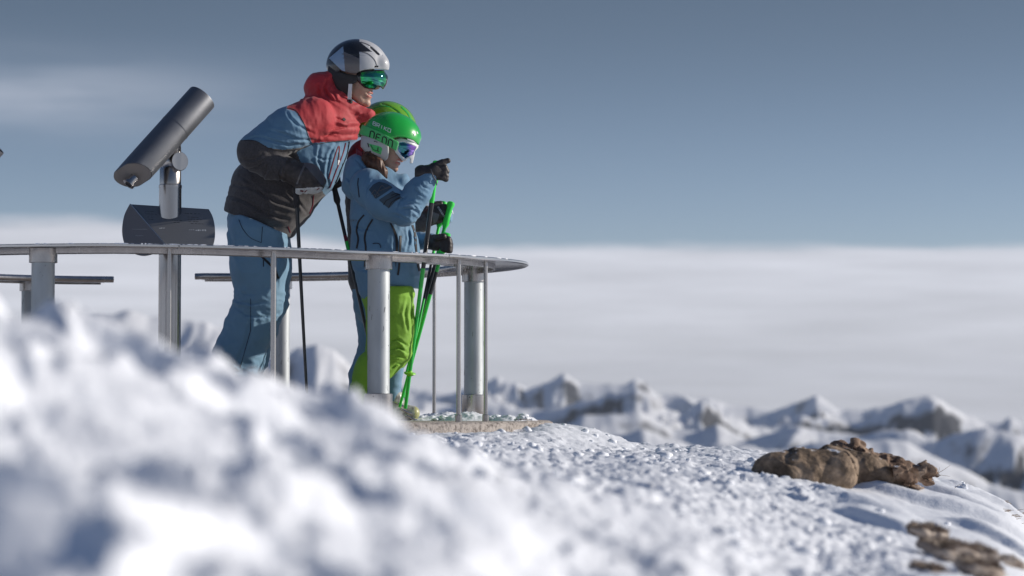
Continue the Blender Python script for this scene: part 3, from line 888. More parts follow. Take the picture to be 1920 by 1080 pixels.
    def D2(px, py): # hinge on the fold, swings back to the left
        fx = 245 + (py - 383) * (67 / 77.0); return D1(px, py) + max(0, fx - px) * 0.0022
    fo = panel('side_flap', fl_poly, D2); fo.data.materials[0] = mat('brownish sheet steel', (0.22, 0.195, 0.185), 0.5, metal=0.35)
    # engraved lines: tiny illegible marks
    bv = bvh_of([po, fo]); rg = random.Random(3); dk = MB(); lt = MB()
    rows = [(x0, x1, y) for x0, x1, y in [(272, 292, 396), (272, 294, 401), (276, 286, 407), (278, 290, 411), (346, 375, 400), (352, 372, 407), (352, 378, 411), (354, 372, 415), (358, 383, 419), (322, 343, 413), (326, 340, 417)]]
    for x0, x1, y in rows:
        xx = x0
        while xx < x1:
            L = rg.uniform(1.2, 5); ribbon(dk, bv, [(xx, y + (xx - x0) * 0.04), (min(xx + L, x1), y + (xx + L - x0) * 0.04)], 0.45, 0.0004, 2, 0.0004); xx += L + rg.uniform(1.2, 4.0)
    kind(dk.build('engraving', M['ink'], po, False), 'stuff')
    for x0, x1, y, w in [(299, 311, 428, 2.4), (355, 364, 431, 1.2), (367, 384, 432, 3.0), (248, 276, 430, .7), (255, 268, 442, .7)]:
        xx = x0
        while xx < x1:
            L = rg.uniform(0.5, 1.8) * (1 + w / 4); ribbon(lt, bv, [(xx, y), (xx + L, y + rg.uniform(-.5, .5))], w * rg.uniform(.4, 1), 0.0006, 1.5, 0.0004); xx += L + rg.uniform(1.2, 3.2)
    kind(lt.build('painted_glints', M['print_white'], po, False), 'stuff')  # white dashes painted as the glints of wet lettering
    # bright polished strip along the fold
    f0, f1 = W(245, 383, D1(245, 383) - 0.004), W(312, 460, D1(312, 460) - 0.004)
    MB().tube([f0, f1], 0.0022, 8).build('fold_edge', M['polished'], po)
    return T
tele = telescope()
# its twin at the left border of the frame: only a corner of the tube reaches into view
def copy_tree(o, parent=None):
    c = o.copy(); COL.objects.link(c)
    inv = o.matrix_parent_inverse.copy(); c.parent = parent; c.matrix_parent_inverse = inv
    for ch in list(o.children):
        k = copy_tree(ch, c)
    return c
t2 = copy_tree(tele)
t2['label'] = 'tip of a second telescope tube poking in at the left border of the frame'
tp = W(6, 287, 13.0); old = W(402, 200, 11.27)
rz = math.radians(-38); t2.rotation_euler = (0, 0, rz)
off = old - np.array(tele.location); c_, s_ = math.cos(rz), math.sin(rz)
off = np.array((off[0] * c_ - off[1] * s_, off[0] * s_ + off[1] * c_, off[2]))
t2.location = tuple(tp - off)
# slide it sideways until the corner of its tube sits at the frame's left border
tv = np.array([v.co[:] for v in next(o for o in tele.children if o.name.startswith('telescope_tube')).data.vertices]) - np.array(tele.location)
tv = np.stack((tv[:, 0] * c_ - tv[:, 1] * s_, tv[:, 0] * s_ + tv[:, 1] * c_, tv[:, 2]), 1) + np.array(t2.location)
qx, qy = to_px(tv); k = int(np.argmax(qx))
t2.location.x += (7.0 - qx[k]) / F * tv[k, 1]; t2.location.z += (qy[k] - 287.0) / F * tv[k, 1]
# ================================================================== PEOPLE
def poly2(P, poly, mpp):
    """signed distance (metres) to a pixel polygon run through depth; negative inside"""
    x, y = to_px(P); n = len(poly); d2 = np.full(len(x), 1e18); ins = np.zeros(len(x), bool)
    for i in range(n):
        (ax, ay), (bx, by) = poly[i], poly[(i + 1) % n]
        ex, ey = bx - ax, by - ay; wx, wy = x - ax, y - ay
        t = np.clip((wx * ex + wy * ey) / (ex * ex + ey * ey + 1e-9), 0, 1)
        d2 = np.minimum(d2, (wx - t * ex) ** 2 + (wy - t * ey) ** 2)
        c = ((ay > y) != (by > y)) & (x < ex * (y - ay) / (ey if abs(ey) > 1e-9 else 1e-9) + ax); ins ^= c
    return np.where(ins, -1, 1) * np.sqrt(d2) * mpp
def below(P, pts):
    """True where a point lies under the pixel polyline (given left to right)"""
    x, y = to_px(P); return y > np.interp(x, [p[0] for p in pts], [p[1] for p in pts])
def rightof(P, pts):
    """True right of a polyline given top to bottom"""
    x, y = to_px(P); return x > np.interp(y, [p[1] for p in pts], [p[0] for p in pts])
def folds(P, ang, fa, fc, seed, octv=2):
    """ridged folds; ang = picture-plane direction (deg, ccw from +x) across which they repeat"""
    a = math.radians(ang); u = P[:, 0] * math.cos(a) + P[:, 2] * math.sin(a); v = -P[:, 0] * math.sin(a) + P[:, 2] * math.cos(a)
    Q = np.stack((u * fa, v * fc, P[:, 1] * fc * 1.2), 1)
    Q = Q + 0.35 * np.stack((pnoise(P * 9, seed + 40), pnoise(P * 9, seed + 41), 0 * u), 1)
    return ridged(Q, octv, seed, 0.45) - 0.45
def creases(P, lines, side=-1, yc=None):
    """explicit folds: (pixel polyline, half width px, height m); a groove with a raised lip below it"""
    x, y = to_px(P); r = np.zeros(len(P))
    for pts, w, h in lines:
        best = np.full(len(P), 1e9); sg = np.zeros(len(P)); tt = np.zeros(len(P)); n = len(pts) - 1
        for i in range(n):
            (ax, ay), (bx, by) = pts[i], pts[i + 1]; ex, ey = bx - ax, by - ay; L2 = ex * ex + ey * ey
            t = np.clip(((x - ax) * ex + (y - ay) * ey) / L2, 0, 1); qx, qy = x - ax - t * ex, y - ay - t * ey
            dd = np.hypot(qx, qy); m = dd < best; best = np.where(m, dd, best); sg = np.where(m, np.sign(ex * qy - ey * qx), sg); tt = np.where(m, (i + t) / n, tt)
        s = best * sg; taper = np.sin(np.pi * np.clip(tt * .9 + .05, 0, 1)) ** .6
        r += taper * h * (0.9 * np.exp(-((s - 1.3 * w) / (1.1 * w)) ** 2) - np.exp(-(s / (.75 * w)) ** 2) + .5 * np.exp(-((s + 1.6 * w) / (1.3 * w)) ** 2))
    return r
class Fig:
    def __init__(s, d): s.d = d; s.m = d / F
    def p(s, px, py, dy=0.0): return W(px, py, s.d + dy)
    def bb(s, x0, y0, x1, y1, n, f):
        a = W(x0, y1, s.d); b = W(x1, y0, s.d); return (a[0], s.d - n, a[2]), (b[0], s.d + f, b[2])
def chain(P, pts, k=0.02, sy=1.0):
    """pts: (world point, radius)"""
    r = None
    for (a, ra), (b, rb) in zip(pts[:-1], pts[1:]):
        d = cone(P, a, b, ra, rb, sy); r = d if r is None else smin(r, d, k)
    return r
def head_frame(c, pitch, yaw, s):
    """maps world -> head space (x ahead, y left, z up); face looks +x, yaw turns it to the camera"""
    a = math.radians(pitch); b = math.radians(-yaw)
    Rp = np.array(((math.cos(a), 0, math.sin(a)), (0, 1, 0), (-math.sin(a), 0, math.cos(a))))
    Ry = np.array(((math.cos(b), -math.sin(b), 0), (math.sin(b), math.cos(b), 0), (0, 0, 1)))
    R = Ry @ Rp
    return (lambda P: (P - c) @ R / s), (lambda q: c + (R @ (np.asarray(q, float) * s)))
def head_sdf(q, s, neck=(-0.06, 0, -0.20)):
    v = lambda *a: np.array(a)
    d = ell(q, v(-0.008, 0, 0.035), (0.098, 0.076, 0.094))
    d = smin(d, ell(q, v(0.045, 0, -0.02), (0.050, 0.062, 0.080)), 0.03)
    for sd in (-1, 1):
        d = smin(d, cone(q, v(-0.02, .05 * sd, -.035), v(0.062, .022 * sd, -.098), 0.024, 0.016), 0.022)
        d = smin(d, ell(q, v(0.060, .034 * sd, -0.030), (0.030, 0.026, 0.030)), 0.02)
    d = smin(d, ell(q, v(0.083, 0, -0.102), (0.019, 0.022, 0.018)), 0.016)
    d = smin(d, ell(q, v(0.082, 0, -0.062), (0.020, 0.030, 0.026)), 0.015)
    d = smin(d, cone(q, v(.094, 0, .020), v(.120, 0, -.022), .008, .0115), 0.010)
    for sd in (-1, 1): d = smin(d, ell(q, v(.106, .012 * sd, -.028), (.012, .008, .009)), 0.005)
    d = smin(d, ell(q, v(.0925, 0, -.0535), (.0105, .026, .0062)), 0.006)
    d = smin(d, ell(q, v(.0900, 0, -.0710), (.0105, .024, .0066)), 0.006)
    d = smax(d, -ell(q, v(.100, 0, -.0622), (.020, .033, .0048)), 0.003)
    for sd in (-1, 1): d = smax(d, -cone(q, v(.088, .030 * sd, -.058), v(.074, .043 * sd, -.048), .0028, .0012), .004)
    d = smin(d, cone(q, v(-.035, 0, -.04), v(*neck), 0.052, 0.055), 0.02)
    return d * s
def glove_chain(P, palm, fingers, k=0.006):
    d = chain(P, palm, 0.01)
    for f in fingers: d = smin(d, chain(P, f, 0.003), k)
    return d
def ribbon_group(name, parent, bv, lines, m, off=0.0015):
    for pts, w in lines:
        mb = MB(); ribbon(mb, bv, curve2(pts) if len(pts) > 3 else pts, w, off)
        if mb.f: keep_largest(mb.build(name, m, parent, True, 50))
def text_on(name, parent, bv, s, x0, y0, size, ang, m, off=0.0008, stroke=False):
    cu = bpy.data.curves.new(name, 'FONT'); cu.body = s; cu.size = 1.0; cu.resolution_u = 3
    o = bpy.data.objects.new(name, cu); COL.objects.link(o)
    dg = bpy.context.evaluated_depsgraph_get(); me = o.evaluated_get(dg).to_mesh()
    vs = [v.co[:] for v in me.vertices]; fs = [tuple(p.vertices) for p in me.polygons]
    o.evaluated_get(dg).to_mesh_clear(); bpy.data.objects.remove(o)
    a = math.radians(ang); V = []; bad = set()
    for i, (x, y, z) in enumerate(vs):
        px = x0 + size * (x * math.cos(a) + y * math.sin(a)); py = y0 - size * (y * math.cos(a) - x * math.sin(a))
        p, n = cast(bv, px, py)
        if p is None: bad.add(i); V.append(np.zeros(3))
        else: V.append(p + n * off)
    fs = [f for f in fs if not (set(f) & bad)]
    if fs: mb = MB(); mb.add(V, fs); return kind(mb.build(name, m, parent, False), 'stuff')
# stroke letters, unit box, y up
GLY = {'B': [[(0,0),(0,1),(.9,1),(.9,.55),(0,.55)],[(.9,.5),(.9,0),(0,0)]], 'R': [[(0,0),(0,1),(.9,1),(.9,.5),(.1,.5),(.9,0)]], 'I': [[(.4,0),(.4,1)]],
       'K': [[(0,0),(0,1)],[(.9,1),(.05,.5),(.9,0)]], 'O': [[(0,0),(0,1),(.9,1),(.9,0),(0,0)]],
       'n': [[(0,0),(0,.85),(.2,1),(.6,1),(.8,.85),(.8,0)]], 'e': [[(.8,1),(.2,1),(0,.8),(0,.2),(.2,0),(.8,0)],[(0,.5),(.65,.5)]], 'o': [[(.2,0),(0,.2),(0,.8),(.2,1),(.6,1),(.8,.8),(.8,.2),(.6,0),(.2,0)]]}
def strokes(name, parent, bv, word, origin, adv, up, w, m, off=0.0012):
    """letters drawn on a surface: adv and up are pixel vectors of one letter's advance and height"""
    mb = MB()
    for i, ch in enumerate(word):
        for st in GLY[ch]:
            pts = [(origin[0] + adv[0] * (i + x * 0.82) + up[0] * y, origin[1] + adv[1] * (i + x * 0.82) + up[1] * y) for x, y in st]
            ribbon(mb, bv, pts, w, off, 1.2, 0.0006)
    if mb.f: return kind(mb.build(name, m, parent, False), 'stuff')

# ------------------------------------------------------------------ ADULT
def lens_mat(name, a, b, c):
    m = bpy.data.materials.new(name); m.use_nodes = True; nt = m.node_tree; bs = nt.nodes['Principled BSDF']
    bs.inputs['Metallic'].default_value = 1.0; bs.inputs['Roughness'].default_value = 0.06
    bs.inputs['Coat Weight'].default_value = 1.0; bs.inputs['Coat Roughness'].default_value = 0.03
    g = nt.nodes.new('ShaderNodeNewGeometry'); n = nt.nodes.new('ShaderNodeTexNoise'); n.inputs['Scale'].default_value = 14; n.inputs['Detail'].default_value = 2
    tc = nt.nodes.new('ShaderNodeTexCoord'); nt.links.new(tc.outputs['Object'], n.inputs['Vector'])
    r = nt.nodes.new('ShaderNodeValToRGB'); nt.links.new(n.outputs[0], r.inputs[0])
    e = r.color_ramp.elements; e[0].position = .38; e[0].color = a + (1,); e[1].position = .62; e[1].color = c + (1,)
    x = e.new(.5); x.color = b + (1,)
    nt.links.new(r.outputs[0], bs.inputs['Base Color']); return m
M['lens_green'] = lens_mat('green mirror lens', (0.005, 0.06, 0.035), (0.01, 0.55, 0.13), (0.02, 0.22, 0.20))
M['lens_violet'] = lens_mat('violet mirror lens', (0.02, 0.20, 0.22), (0.10, 0.13, 0.40), (0.33, 0.14, 0.60))
M['shell_silver'] = mat('silver helmet shell', (0.50, 0.51, 0.53), 0.5, metal=0.1, coat=0.12)
M['shell_black'] = mat('black helmet shell', (0.018, 0.018, 0.02), 0.22, coat=0.6)
M['shell_grey'] = mat('dark grey helmet shell', (0.13, 0.12, 0.12), 0.38, coat=0.5)
M['shell_blue'] = mat('pale blue helmet panel', (0.25, 0.36, 0.50), 0.38, coat=0.5)

def build_adult():
    G = Fig(11.75); p = G.p; m = G.m
    A = thing('person', 'adult skier in red, blue and charcoal padded jacket leaning forward with checkered helmet', 'person', (p(470, 790)[0], 11.75, Z_SLAB))
    # ---- jacket
    arm_n = [(p(588, 222, -.16), 40 * m), (p(540, 243, -.22), 40 * m), (p(482, 284, -.25), 37 * m)]
    fore_n = [(p(482, 288, -.25), 34 * m), (p(510, 308, -.245), 28 * m), (p(534, 318, -.24), 21 * m)]
    arm_f = [(p(598, 225, .16), 38 * m), (p(560, 285, .24), 34 * m), (p(602, 322, .17), 25 * m)]
    def torso(P):
        d = cone(P, p(486, 398), p(508, 366), 66 * m, 78 * m, 1.05)
        d = smin(d, cone(P, p(508, 366), p(566, 292), 78 * m, 80 * m, 1.05), .03)
        d = smin(d, cone(P, p(566, 292), p(610, 232), 80 * m, 62 * m, 1.12), .03)
        d = smin(d, cone(P, p(610, 232), p(640, 200), 58 * m, 36 * m, 1.1), .03)
        d = smin(d, cone(P, p(480, 412), p(515, 428), 58 * m, 40 * m, 1.3), .02)
        return d
    def hood(P):
        d = cone(P, p(603, 168), p(632, 198), 33 * m, 34 * m, 1.35)
        d = smin(d, cone(P, p(632, 200), p(690, 215), 30 * m, 13 * m, 1.7), .018)
        d = smin(d, cone(P, p(596, 160, -.03), p(618, 150, -.02), 22 * m, 18 * m, 1.6), .012)
        return d
    def arms(P): return np.minimum(smin(chain(P, arm_n, .02), chain(P, fore_n, .02), .012), chain(P, arm_f, .02))
    AL = [([(590, 262), (560, 262), (530, 250), (505, 244)], 3.2, .007), ([(588, 250), (560, 236), (545, 222), (538, 210)], 3.0, .006), ([(570, 270), (540, 272), (505, 262), (480, 250)], 3.0, .007),
          ([(500, 262), (480, 256), (462, 262)], 2.6, .006), ([(455, 300), (475, 300), (492, 290)], 3, .007), ([(462, 318), (485, 312), (500, 298)], 3, .007), ([(528, 345), (522, 325), (528, 305)], 2.8, .008), ([(540, 345), (536, 328), (540, 310)], 2.4, .007), ([(490, 340), (500, 322), (498, 305)], 3, .005)]
    TL = [([(430, 345), (470, 352), (520, 380), (560, 392)], 4, .008), ([(425, 365), (460, 378), (500, 402), (540, 412)], 4, .008), ([(450, 330), (480, 350), (500, 375), (505, 405)], 3.5, .006), ([(540, 360), (560, 380), (575, 400)], 3, .006),
          ([(600, 272), (596, 300), (608, 330)], 3, .006), ([(630, 268), (618, 290), (612, 325), (616, 345)], 3, .007), ([(590, 292), (606, 300), (622, 298)], 2.6, .006),
          ([(590, 232), (598, 248), (594, 262)], 2.6, .008), ([(600, 246), (622, 243), (648, 238)], 2.4, .007), ([(604, 258), (625, 250), (640, 252)], 2.2, .006), ([(566, 182), (580, 200), (600, 212), (630, 222), (650, 230)], 3.5, .009)]
    HL = [([(612, 150), (607, 165), (616, 182), (640, 200), (668, 212)], 3.2, .009), ([(596, 158), (600, 178), (618, 198), (650, 212), (680, 218)], 3, .007), ([(622, 170), (632, 190), (655, 204)], 2.6, .006)]
    def f(P):
        dt = torso(P); da = arms(P); dh = hood(P)
        wt = 0.009 * folds(P, 52, 9, 3.5, 11) + 0.0018 * folds(P, 100, 30, 12, 13)
        wa = 0.006 * folds(P, 20, 10, 5, 17) + 0.0012 * folds(P, 60, 34, 12, 19)
        wf = 0.005 * folds(P, 10, 22, 7, 23)
        wh = 0.007 * folds(P, 115, 20, 8, 29)
        x, y = to_px(P)
        # quilted red chest: soft horizontal pads
        chest = sstep(585, 600, x) * sstep(222, 232, y) * sstep(268, 262, y)
        wq = chest * 0.008 * np.abs(np.sin((y - 222) / 15.5 * math.pi + 0.6 * pnoise(P * 14, 5)))
        # waist sag over the hip, pocket flap
        dt = dt - wt - wq
        fore = sstep(470, 500, x)
        da = da - wa * (1 - .5 * fore) * .7 - wf * fore
        nr = (P[:, 1] < 11.75)
        da = da - nr * creases(P, AL); dt = dt - nr * creases(P, TL)
        d = smin(dt, da, 0.014)
        d = smin(d, dh - wh - (P[:, 1] < 11.75) * creases(P, HL), 0.010)
        # deep fold under the hood and hood crest
        # hem cut and sleeve end
        hem = poly2(P, [(380, 60), (800, 60), (800, 330), (640, 400), (578, 420), (562, 436), (546, 447), (520, 438), (480, 419), (440, 404), (411, 392), (396, 380), (380, 300)], m)
        d = smax(d, hem, .006)
        # room for neck and face
        d = smax(d, -cone(P, p(668, 175), p(690, 190), 26 * m, 16 * m, 1.5), .012)
        return d
    def fm(P):
        t, h = torso(P), hood(P); x, y = to_px(P)
        a = np.where(P[:, 1] < 11.75, smin(chain(P, arm_n, .02), chain(P, fore_n, .02), .012), 9.0)
        r = np.zeros(len(P), int) + 0                        # 0 blue 1 red 2 charcoal
        tors_blue = ~below(P, [(400, 120), (556, 285), (568, 313), (585, 336), (607, 362), (640, 400)])
        r[:] = np.where(tors_blue, 0, 2)
        red = rightof(P, [(596, 130), (574, 155), (560, 178), (540, 198), (538, 204), (555, 209), (571, 234), (585, 268)]) & ~below(P, [(530, 269), (585, 268), (654, 263), (700, 260)])
        red |= (h < t) & (h < a)
        sleeve_dark = below(P, [(430, 262), (448, 263), (478, 263), (504, 277), (530, 281), (566, 277), (585, 269), (700, 240)])
        isarm = (a < t) & (a < h)
        r = np.where(isarm, np.where(sleeve_dark, 2, 0), r)
        r = np.where(red & ~(isarm & sleeve_dark), 1, r)
        return r
    lo, hi = G.bb(395, 120, 715, 460, .42, .42)
    jk = surf(f, lo, hi, 0.0044, 'jacket', [M['blue'], M['red'], M['charcoal']], A, fm)
    bv = bvh_of(jk)
    ribbon_group('piping', jk, bv, [([(616, 335), (624, 305), (634, 275), (636, 282), (634, 300)], 1.6), ([(648, 268), (642, 290), (630, 320), (618, 352)], 1.4), ([(588, 366), (586, 385), (580, 400)], 1.2), ([(540, 424), (544, 436)], 1.4), ([(425, 398), (435, 402)], 1.2), ([(541, 336), (553, 326)], 1.8)], M['maroon'])
    ribbon_group('zip', jk, bv, [([(655, 265), (650, 290), (640, 315), (628, 345), (610, 375), (590, 398)], 1.2), ([(635, 286), (634, 300)], 2.0)], M['zip'])
    ribbon_group('zip_pull', jk, bv, [([(635, 300), (634, 309)], 3.0)], M['white'])
    ribbon_group('seam', jk, bv, [([(537, 203), (555, 208), (571, 234), (585, 268), (620, 266), (654, 263)], 1.0), ([(448, 264), (478, 264), (504, 278), (530, 282), (566, 278), (585, 270)], 1.0)], M['black'], .0008)
    ribbon_group('hood_cord', jk, bv, [([(643, 222), (647, 226)], 4.0)], M['black'])
    # ---- trousers
    def trousers(P):
        d = cone(P, p(484, 418), p(487, 448), 58 * m, 56 * m, 1.3)
        for s_, dx, dz in ((-.095, 0, 0), (.10, 8, 0)):
            leg = chain(P, [(p(483 + dx, 440, s_), 55 * m), (p(486 + dx, 500, s_), 53 * m), (p(488 + dx, 562, s_), 44 * m), (p(466 + dx, 618, s_), 45 * m), (p(447 + dx, 668, s_), 47 * m), (p(424 + dx, 750, s_), 50 * m)], .02)
            d = smin(d, leg, .015)
        x, y = to_px(P)
        d = d - (P[:, 1] < 11.75) * creases(P, [([(432, 556), (448, 566), (475, 570), (505, 566)], 3, .009), ([(440, 575), (462, 590), (495, 596), (520, 588)], 3, .008), ([(445, 545), (460, 552), (480, 552)], 3, .006), ([(430, 430), (436, 460), (452, 500)], 4, .006), ([(528, 470), (518, 500), (520, 540)], 3, .006), ([(470, 600), (462, 640), (440, 690)], 4, .007), ([(420, 690), (450, 700), (480, 690)], 3.5, .008)])
        d = d - 0.006 * folds(P, 80, 13, 5, 51) - 0.008 * folds(P, 70, 30, 9, 53) * (sstep(60, 0, np.abs(y - 575)) + sstep(60, 0, np.abs(y - 700)) + .25) - .005 * folds(P, 10, 16, 6, 57)
        d = smax(d, poly2(P, [(380, 380), (411, 386), (440, 398), (480, 413), (520, 432), (546, 442), (570, 450), (570, 700), (480, 752), (370, 752)], m), .004)
        return d
    lo, hi = G.bb(365, 390, 565, 765, .30, .32)
    tr = surf(trousers, lo, hi, 0.006, 'trousers', [M['pants']], A)
    bt = bvh_of(tr)
    ribbon_group('pocket_zip', tr, bt, [([(486, 477), (500, 490), (514, 505), (522, 522)], 4.2), ([(494, 488), (494, 500)], 1.8)], M['zip'])
    ribbon_group('seam', tr, bt, [([(448, 412), (456, 430), (470, 446), (490, 455)], .9), ([(492, 425), (490, 455)], .9), ([(470, 560), (470, 620), (450, 690)], .8)], M['zip'], .0008)
    for s_, dx in ((-.095, 0), (.10, 8)):
        c = p(418 + dx, 772, s_)
        def boot(P, c=c):
            d = chain(P, [(c + (.02, 0, .10), .062), (c + (0.005, 0, 0), .058)], .02)
            d = smin(d, cone(P, np.array((c[0] + .01, c[1], Z_SLAB + .05)), np.array((c[0] + .17, c[1], Z_SLAB + .042)), .05, .04, 1.0), .03)
            return smax(d, Z_SLAB + .002 - P[:, 2], .004)
        surf(boot, c - (.12, .1, .12), c + (.26, .1, .2), 0.008, 'ski_boot', [M['shell_black']], A)
    # ---- head
    hc = p(661, 146); toH, fromH = head_frame(hc, 10, 12, 1.0)
    hd = surf(lambda P: head_sdf(toH(P), 1.0), hc - .22, hc + .17, 0.0032, 'head', [M['skin'], M['lip']], A,
              lambda P: (lambda q: np.where((q[:, 0] > .086) & (np.abs(q[:, 2] + .0625) < .0135) & (np.abs(q[:, 1]) < .029), 1, 0))(toH(P)))
    q0 = [fromH((.0965, y, -.0590)) for y in (-.018, -.009, 0, .009, .018)]
    MB().tube([q - np.array((.004 * abs(k - 2), 0, 0)) for k, q in enumerate(q0)], .0032, 8).build('teeth', M['teeth'], hd)
    # ---- helmet
    he = p(670, 126)
    shell_poly = [(600, 40), (760, 40), (760, 131), (729, 131.5), (705, 129), (684, 131), (676, 133), (668, 138), (655, 137), (640, 132), (628, 140), (622, 146), (612, 128), (600, 110)]
    def shell(P):
        d = ell(P, he, (59 * m, .122, 53 * m), -6)
        d = smin(d, cone(P, p(716, 120, -.05), p(716, 120, .05), 12 * m, 12 * m), .02)
        x, y = to_px(P)
        # long vents over the front
        for a, b, r in (((695, 88), (709, 101), 2.2), ((709, 92), (716, 102), 1.8), ((703, 125), (708, 125), 1.2)):
            d = smax(d, -cone(P, p(*a, -.085), p(*b, -.075), r * m, r * m, 6), .002)
        d = d + 0.0022 * sstep(1.6, 0, np.abs((y - 104) - 0.0045 * (x - 640) ** 1.0 * 3)) * sstep(640, 650, x) * sstep(686, 676, x)
        return smax(d, poly2(P, shell_poly, m), .003)
    def shm(P):
        x, y = to_px(P); r = np.zeros(len(P), int)          # 0 silver 1 black 2 dark grey 3 blue
        r[:] = 0
        r = np.where(x < 674 + 0 * y, 1, r)
        r = np.where((x < 674) & (x > 643.5) & (y > 96 + (x - 643) * .45), 2, r)
        r = np.where((x <= 643.5 + (y - 90) * .08) & (y > 87 + (643 - x) * .85), 3, r)
        r = np.where((x >= 674) & (y < 97) & ((x < 674 + (y - 78) * 1.25)), 1, r)
        r = np.where((y > 104 + (x - 612) * 0.98) & (x < 643.5) , 1, r)
        return r
    sh = surf(shell, he - .16, he + .16, 0.0022, 'helmet', [M['shell_silver'], M['shell_black'], M['shell_grey'], M['shell_blue']], A, shm)
    bs = bvh_of(sh)
    ribbon_group('shell_line', sh, bs, [([(677, 97), (690, 101), (702, 112), (707, 125)], 1.0), ([(641, 101), (655, 105), (673, 112)], 1.2), ([(643, 109), (657, 110), (673, 117)], 1.0), ([(676, 79), (690, 84), (700, 92), (706, 101)], 1.2)], M['shell_grey'], .0006)
    ribbon_group('brow_vent', sh, bs, [([(702, 125.5), (709, 125.5)], 1.8)], M['ink'], .0006)
    pad = [(617, 112), (632, 132), (650, 138), (668, 141), (676, 144), (668, 155), (660, 158), (659, 180), (655, 190), (646, 188), (632, 170), (624, 150), (614, 132)]
    def pads(P):
        q = toH(P)
        d = ell(P, p(650, 150), (50 * m, .098, 48 * m))
        return smax(smax(d, poly2(P, pad, m), .006), -ell(q, np.array((.03, 0, -.01)), (.095, .060, .14)), .004)
    surf(pads, p(650, 150) - .15, p(650, 150) + .15, 0.004, 'ear_pad', [M['black']], sh)
    mb = MB()
    mb.box(p(656, 172, -.092), (7 * m, .006, 29 * m), Matrix.Rotation(math.radians(4), 3, 'Y'))
    mb.build('chin_strap', M['white'], sh, False)
    MB().tube([p(658, 186, -.09), p(657, 191, -.085), p(654, 196, -.08)], [.008, .011, .006], 10).build('buckle', M['black'], sh)
    MB().tube([p(657, 190, -.088), p(648, 191.5, -.1), p(643, 190.5, -.1)], [.003, .002, .001], 6).build('strap_tail', M['shell_grey'], sh)
    # ---- goggles
    gp = [(668, 132), (690, 131), (728, 131), (729.5, 145), (726, 158), (719, 169), (714, 164), (709, 162), (703, 168), (694, 168), (683, 165.5), (675, 158), (668, 150)]
    lp = [(678, 136), (690, 133.5), (724, 133.5), (726, 145), (722.5, 157), (718, 163), (713, 160), (707, 159.5), (702, 165), (693, 165), (684, 162), (677.5, 154), (676, 145)]
    def gog(P):
        q = toH(P)
        d = ell(P, p(688, 149), (40 * m, .094, 30 * m))
        d = smax(d, poly2(P, gp, m), .005)
        d = smax(d, -ell(q, np.array((.02, 0, .01)), (.072, .070, .09)), .002)
        return d + .0022 * sstep(.003, -.002, poly2(P, lp, m))
    gg = surf(gog, p(695, 150) - .13, p(695, 150) + .13, 0.0021, 'goggles', [M['shell_black'], M['lens_green']], A,
              lambda P: ((poly2(P, lp, m) < 0) & (P[:, 0] > p(676, 149)[0])).astype(int))
    gs = [(620, 122), (622, 112), (640, 128), (656, 135), (672, 137), (676, 134), (676, 152), (664, 148), (645, 146), (630, 138)]
    def gst(P):
        d = np.abs(ell(P, he, (58.5 * m, .1225, 53.5 * m), -6) ) - .004
        return smax(d, poly2(P, gs, m), .002)
    keep_largest(surf(gst, he - .17, he + .17, 0.004, 'goggle_strap', [M['black']], gg))
    # ---- gloves
    def glove(P):
        d = chain(P, [(p(540, 318, -.25), 23 * m), (p(556, 326, -.262), 21 * m), (p(577, 334, -.266), 27 * m), (p(588, 342, -.262), 21 * m)], .012)
        for i in range(4):
            x = 562 + i * 12.0
            d = smin(d, chain(P, [(p(x + 1, 336 + i, -.275), 9.5 * m), (p(x + .5, 350 - i * .8, -.300), 8.2 * m), (p(x - 1, 357 - i * 1.4, -.275), 7.6 * m), (p(x - 2, 354 - i, -.235), 7 * m)], .004), .0045)
        d = smin(d, chain(P, [(p(580, 322, -.235), 10 * m), (p(597, 328, -.232), 8 * m), (p(606, 340, -.235), 6.5 * m)], .006), .008)
        return d - .003 * folds(P, 30, 40, 14, 61)
    M['crest'] = mat('light grey glove edge', (.12, .12, .125), .6)
    M['glove_brown'] = mat('worn dark brown glove', (.062, .052, .048), .6, bump=.001, bscale=90, var=.3, vscale=40)
    def glm(P):
        x, y = to_px(P); band = (y > 352 - (x - 580) * .06) & (y < 366 - (x - 580) * .06) & (x > 554) & (x < 605) & (P[:, 1] < 11.75 - .24)
        grey = (x > 570) & (y < 318 + (x - 578) * 1.15)
        return np.where(band, 2, np.where(grey, 1, 0))
    gl = surf(glove, p(575, 335, -.25) - .13, p(575, 335, -.25) + .13, 0.003, 'glove', [M['glove_brown'], M['crest'], M['print_white']], A, glm)
    bg = bvh_of(gl)
    ribbon_group('glove_strap', gl, bg, [([(571, 311), (566, 322), (561, 334), (557, 346)], 3.2)], M['shell_grey'], .0015)
    ribbon_group('glove_logo', gl, bg, [([(563, 357), (569, 359)], 2.4), ([(571, 360), (576, 356)], 1.2), ([(594, 356), (599, 352)], 1.2)], M['maroon'], .001)
    def glove2(P):
        d = chain(P, [(p(600, 322, .17), 20 * m), (p(622, 338, .13), 17 * m)], .01)
        for i in range(4): d = smin(d, chain(P, [(p(616 + i * 5, 330 + i * 2, .10), 6 * m), (p(624 + i * 4, 345, .09), 6 * m), (p(616 + i * 3, 352, .12), 5.5 * m)], .003), .005)
        return smin(d, chain(P, [(p(612, 326, .16), 7 * m), (p(632, 332, .12), 6 * m)], .004), .006)
    surf(glove2, p(615, 335, .13) - .12, p(615, 335, .13) + .12, 0.005, 'glove', [M['glove']], A)
    # gathered cuff of the near sleeve
    def cuff(P):
        x, y = to_px(P)
        d = cone(P, p(534, 315, -.245), p(546, 321, -.252), 23 * m, 21.5 * m)
        return d - .006 * np.abs(pnoise(np.stack((x / 5.0, y / 14.0, P[:, 1] * 10), 1), 71))
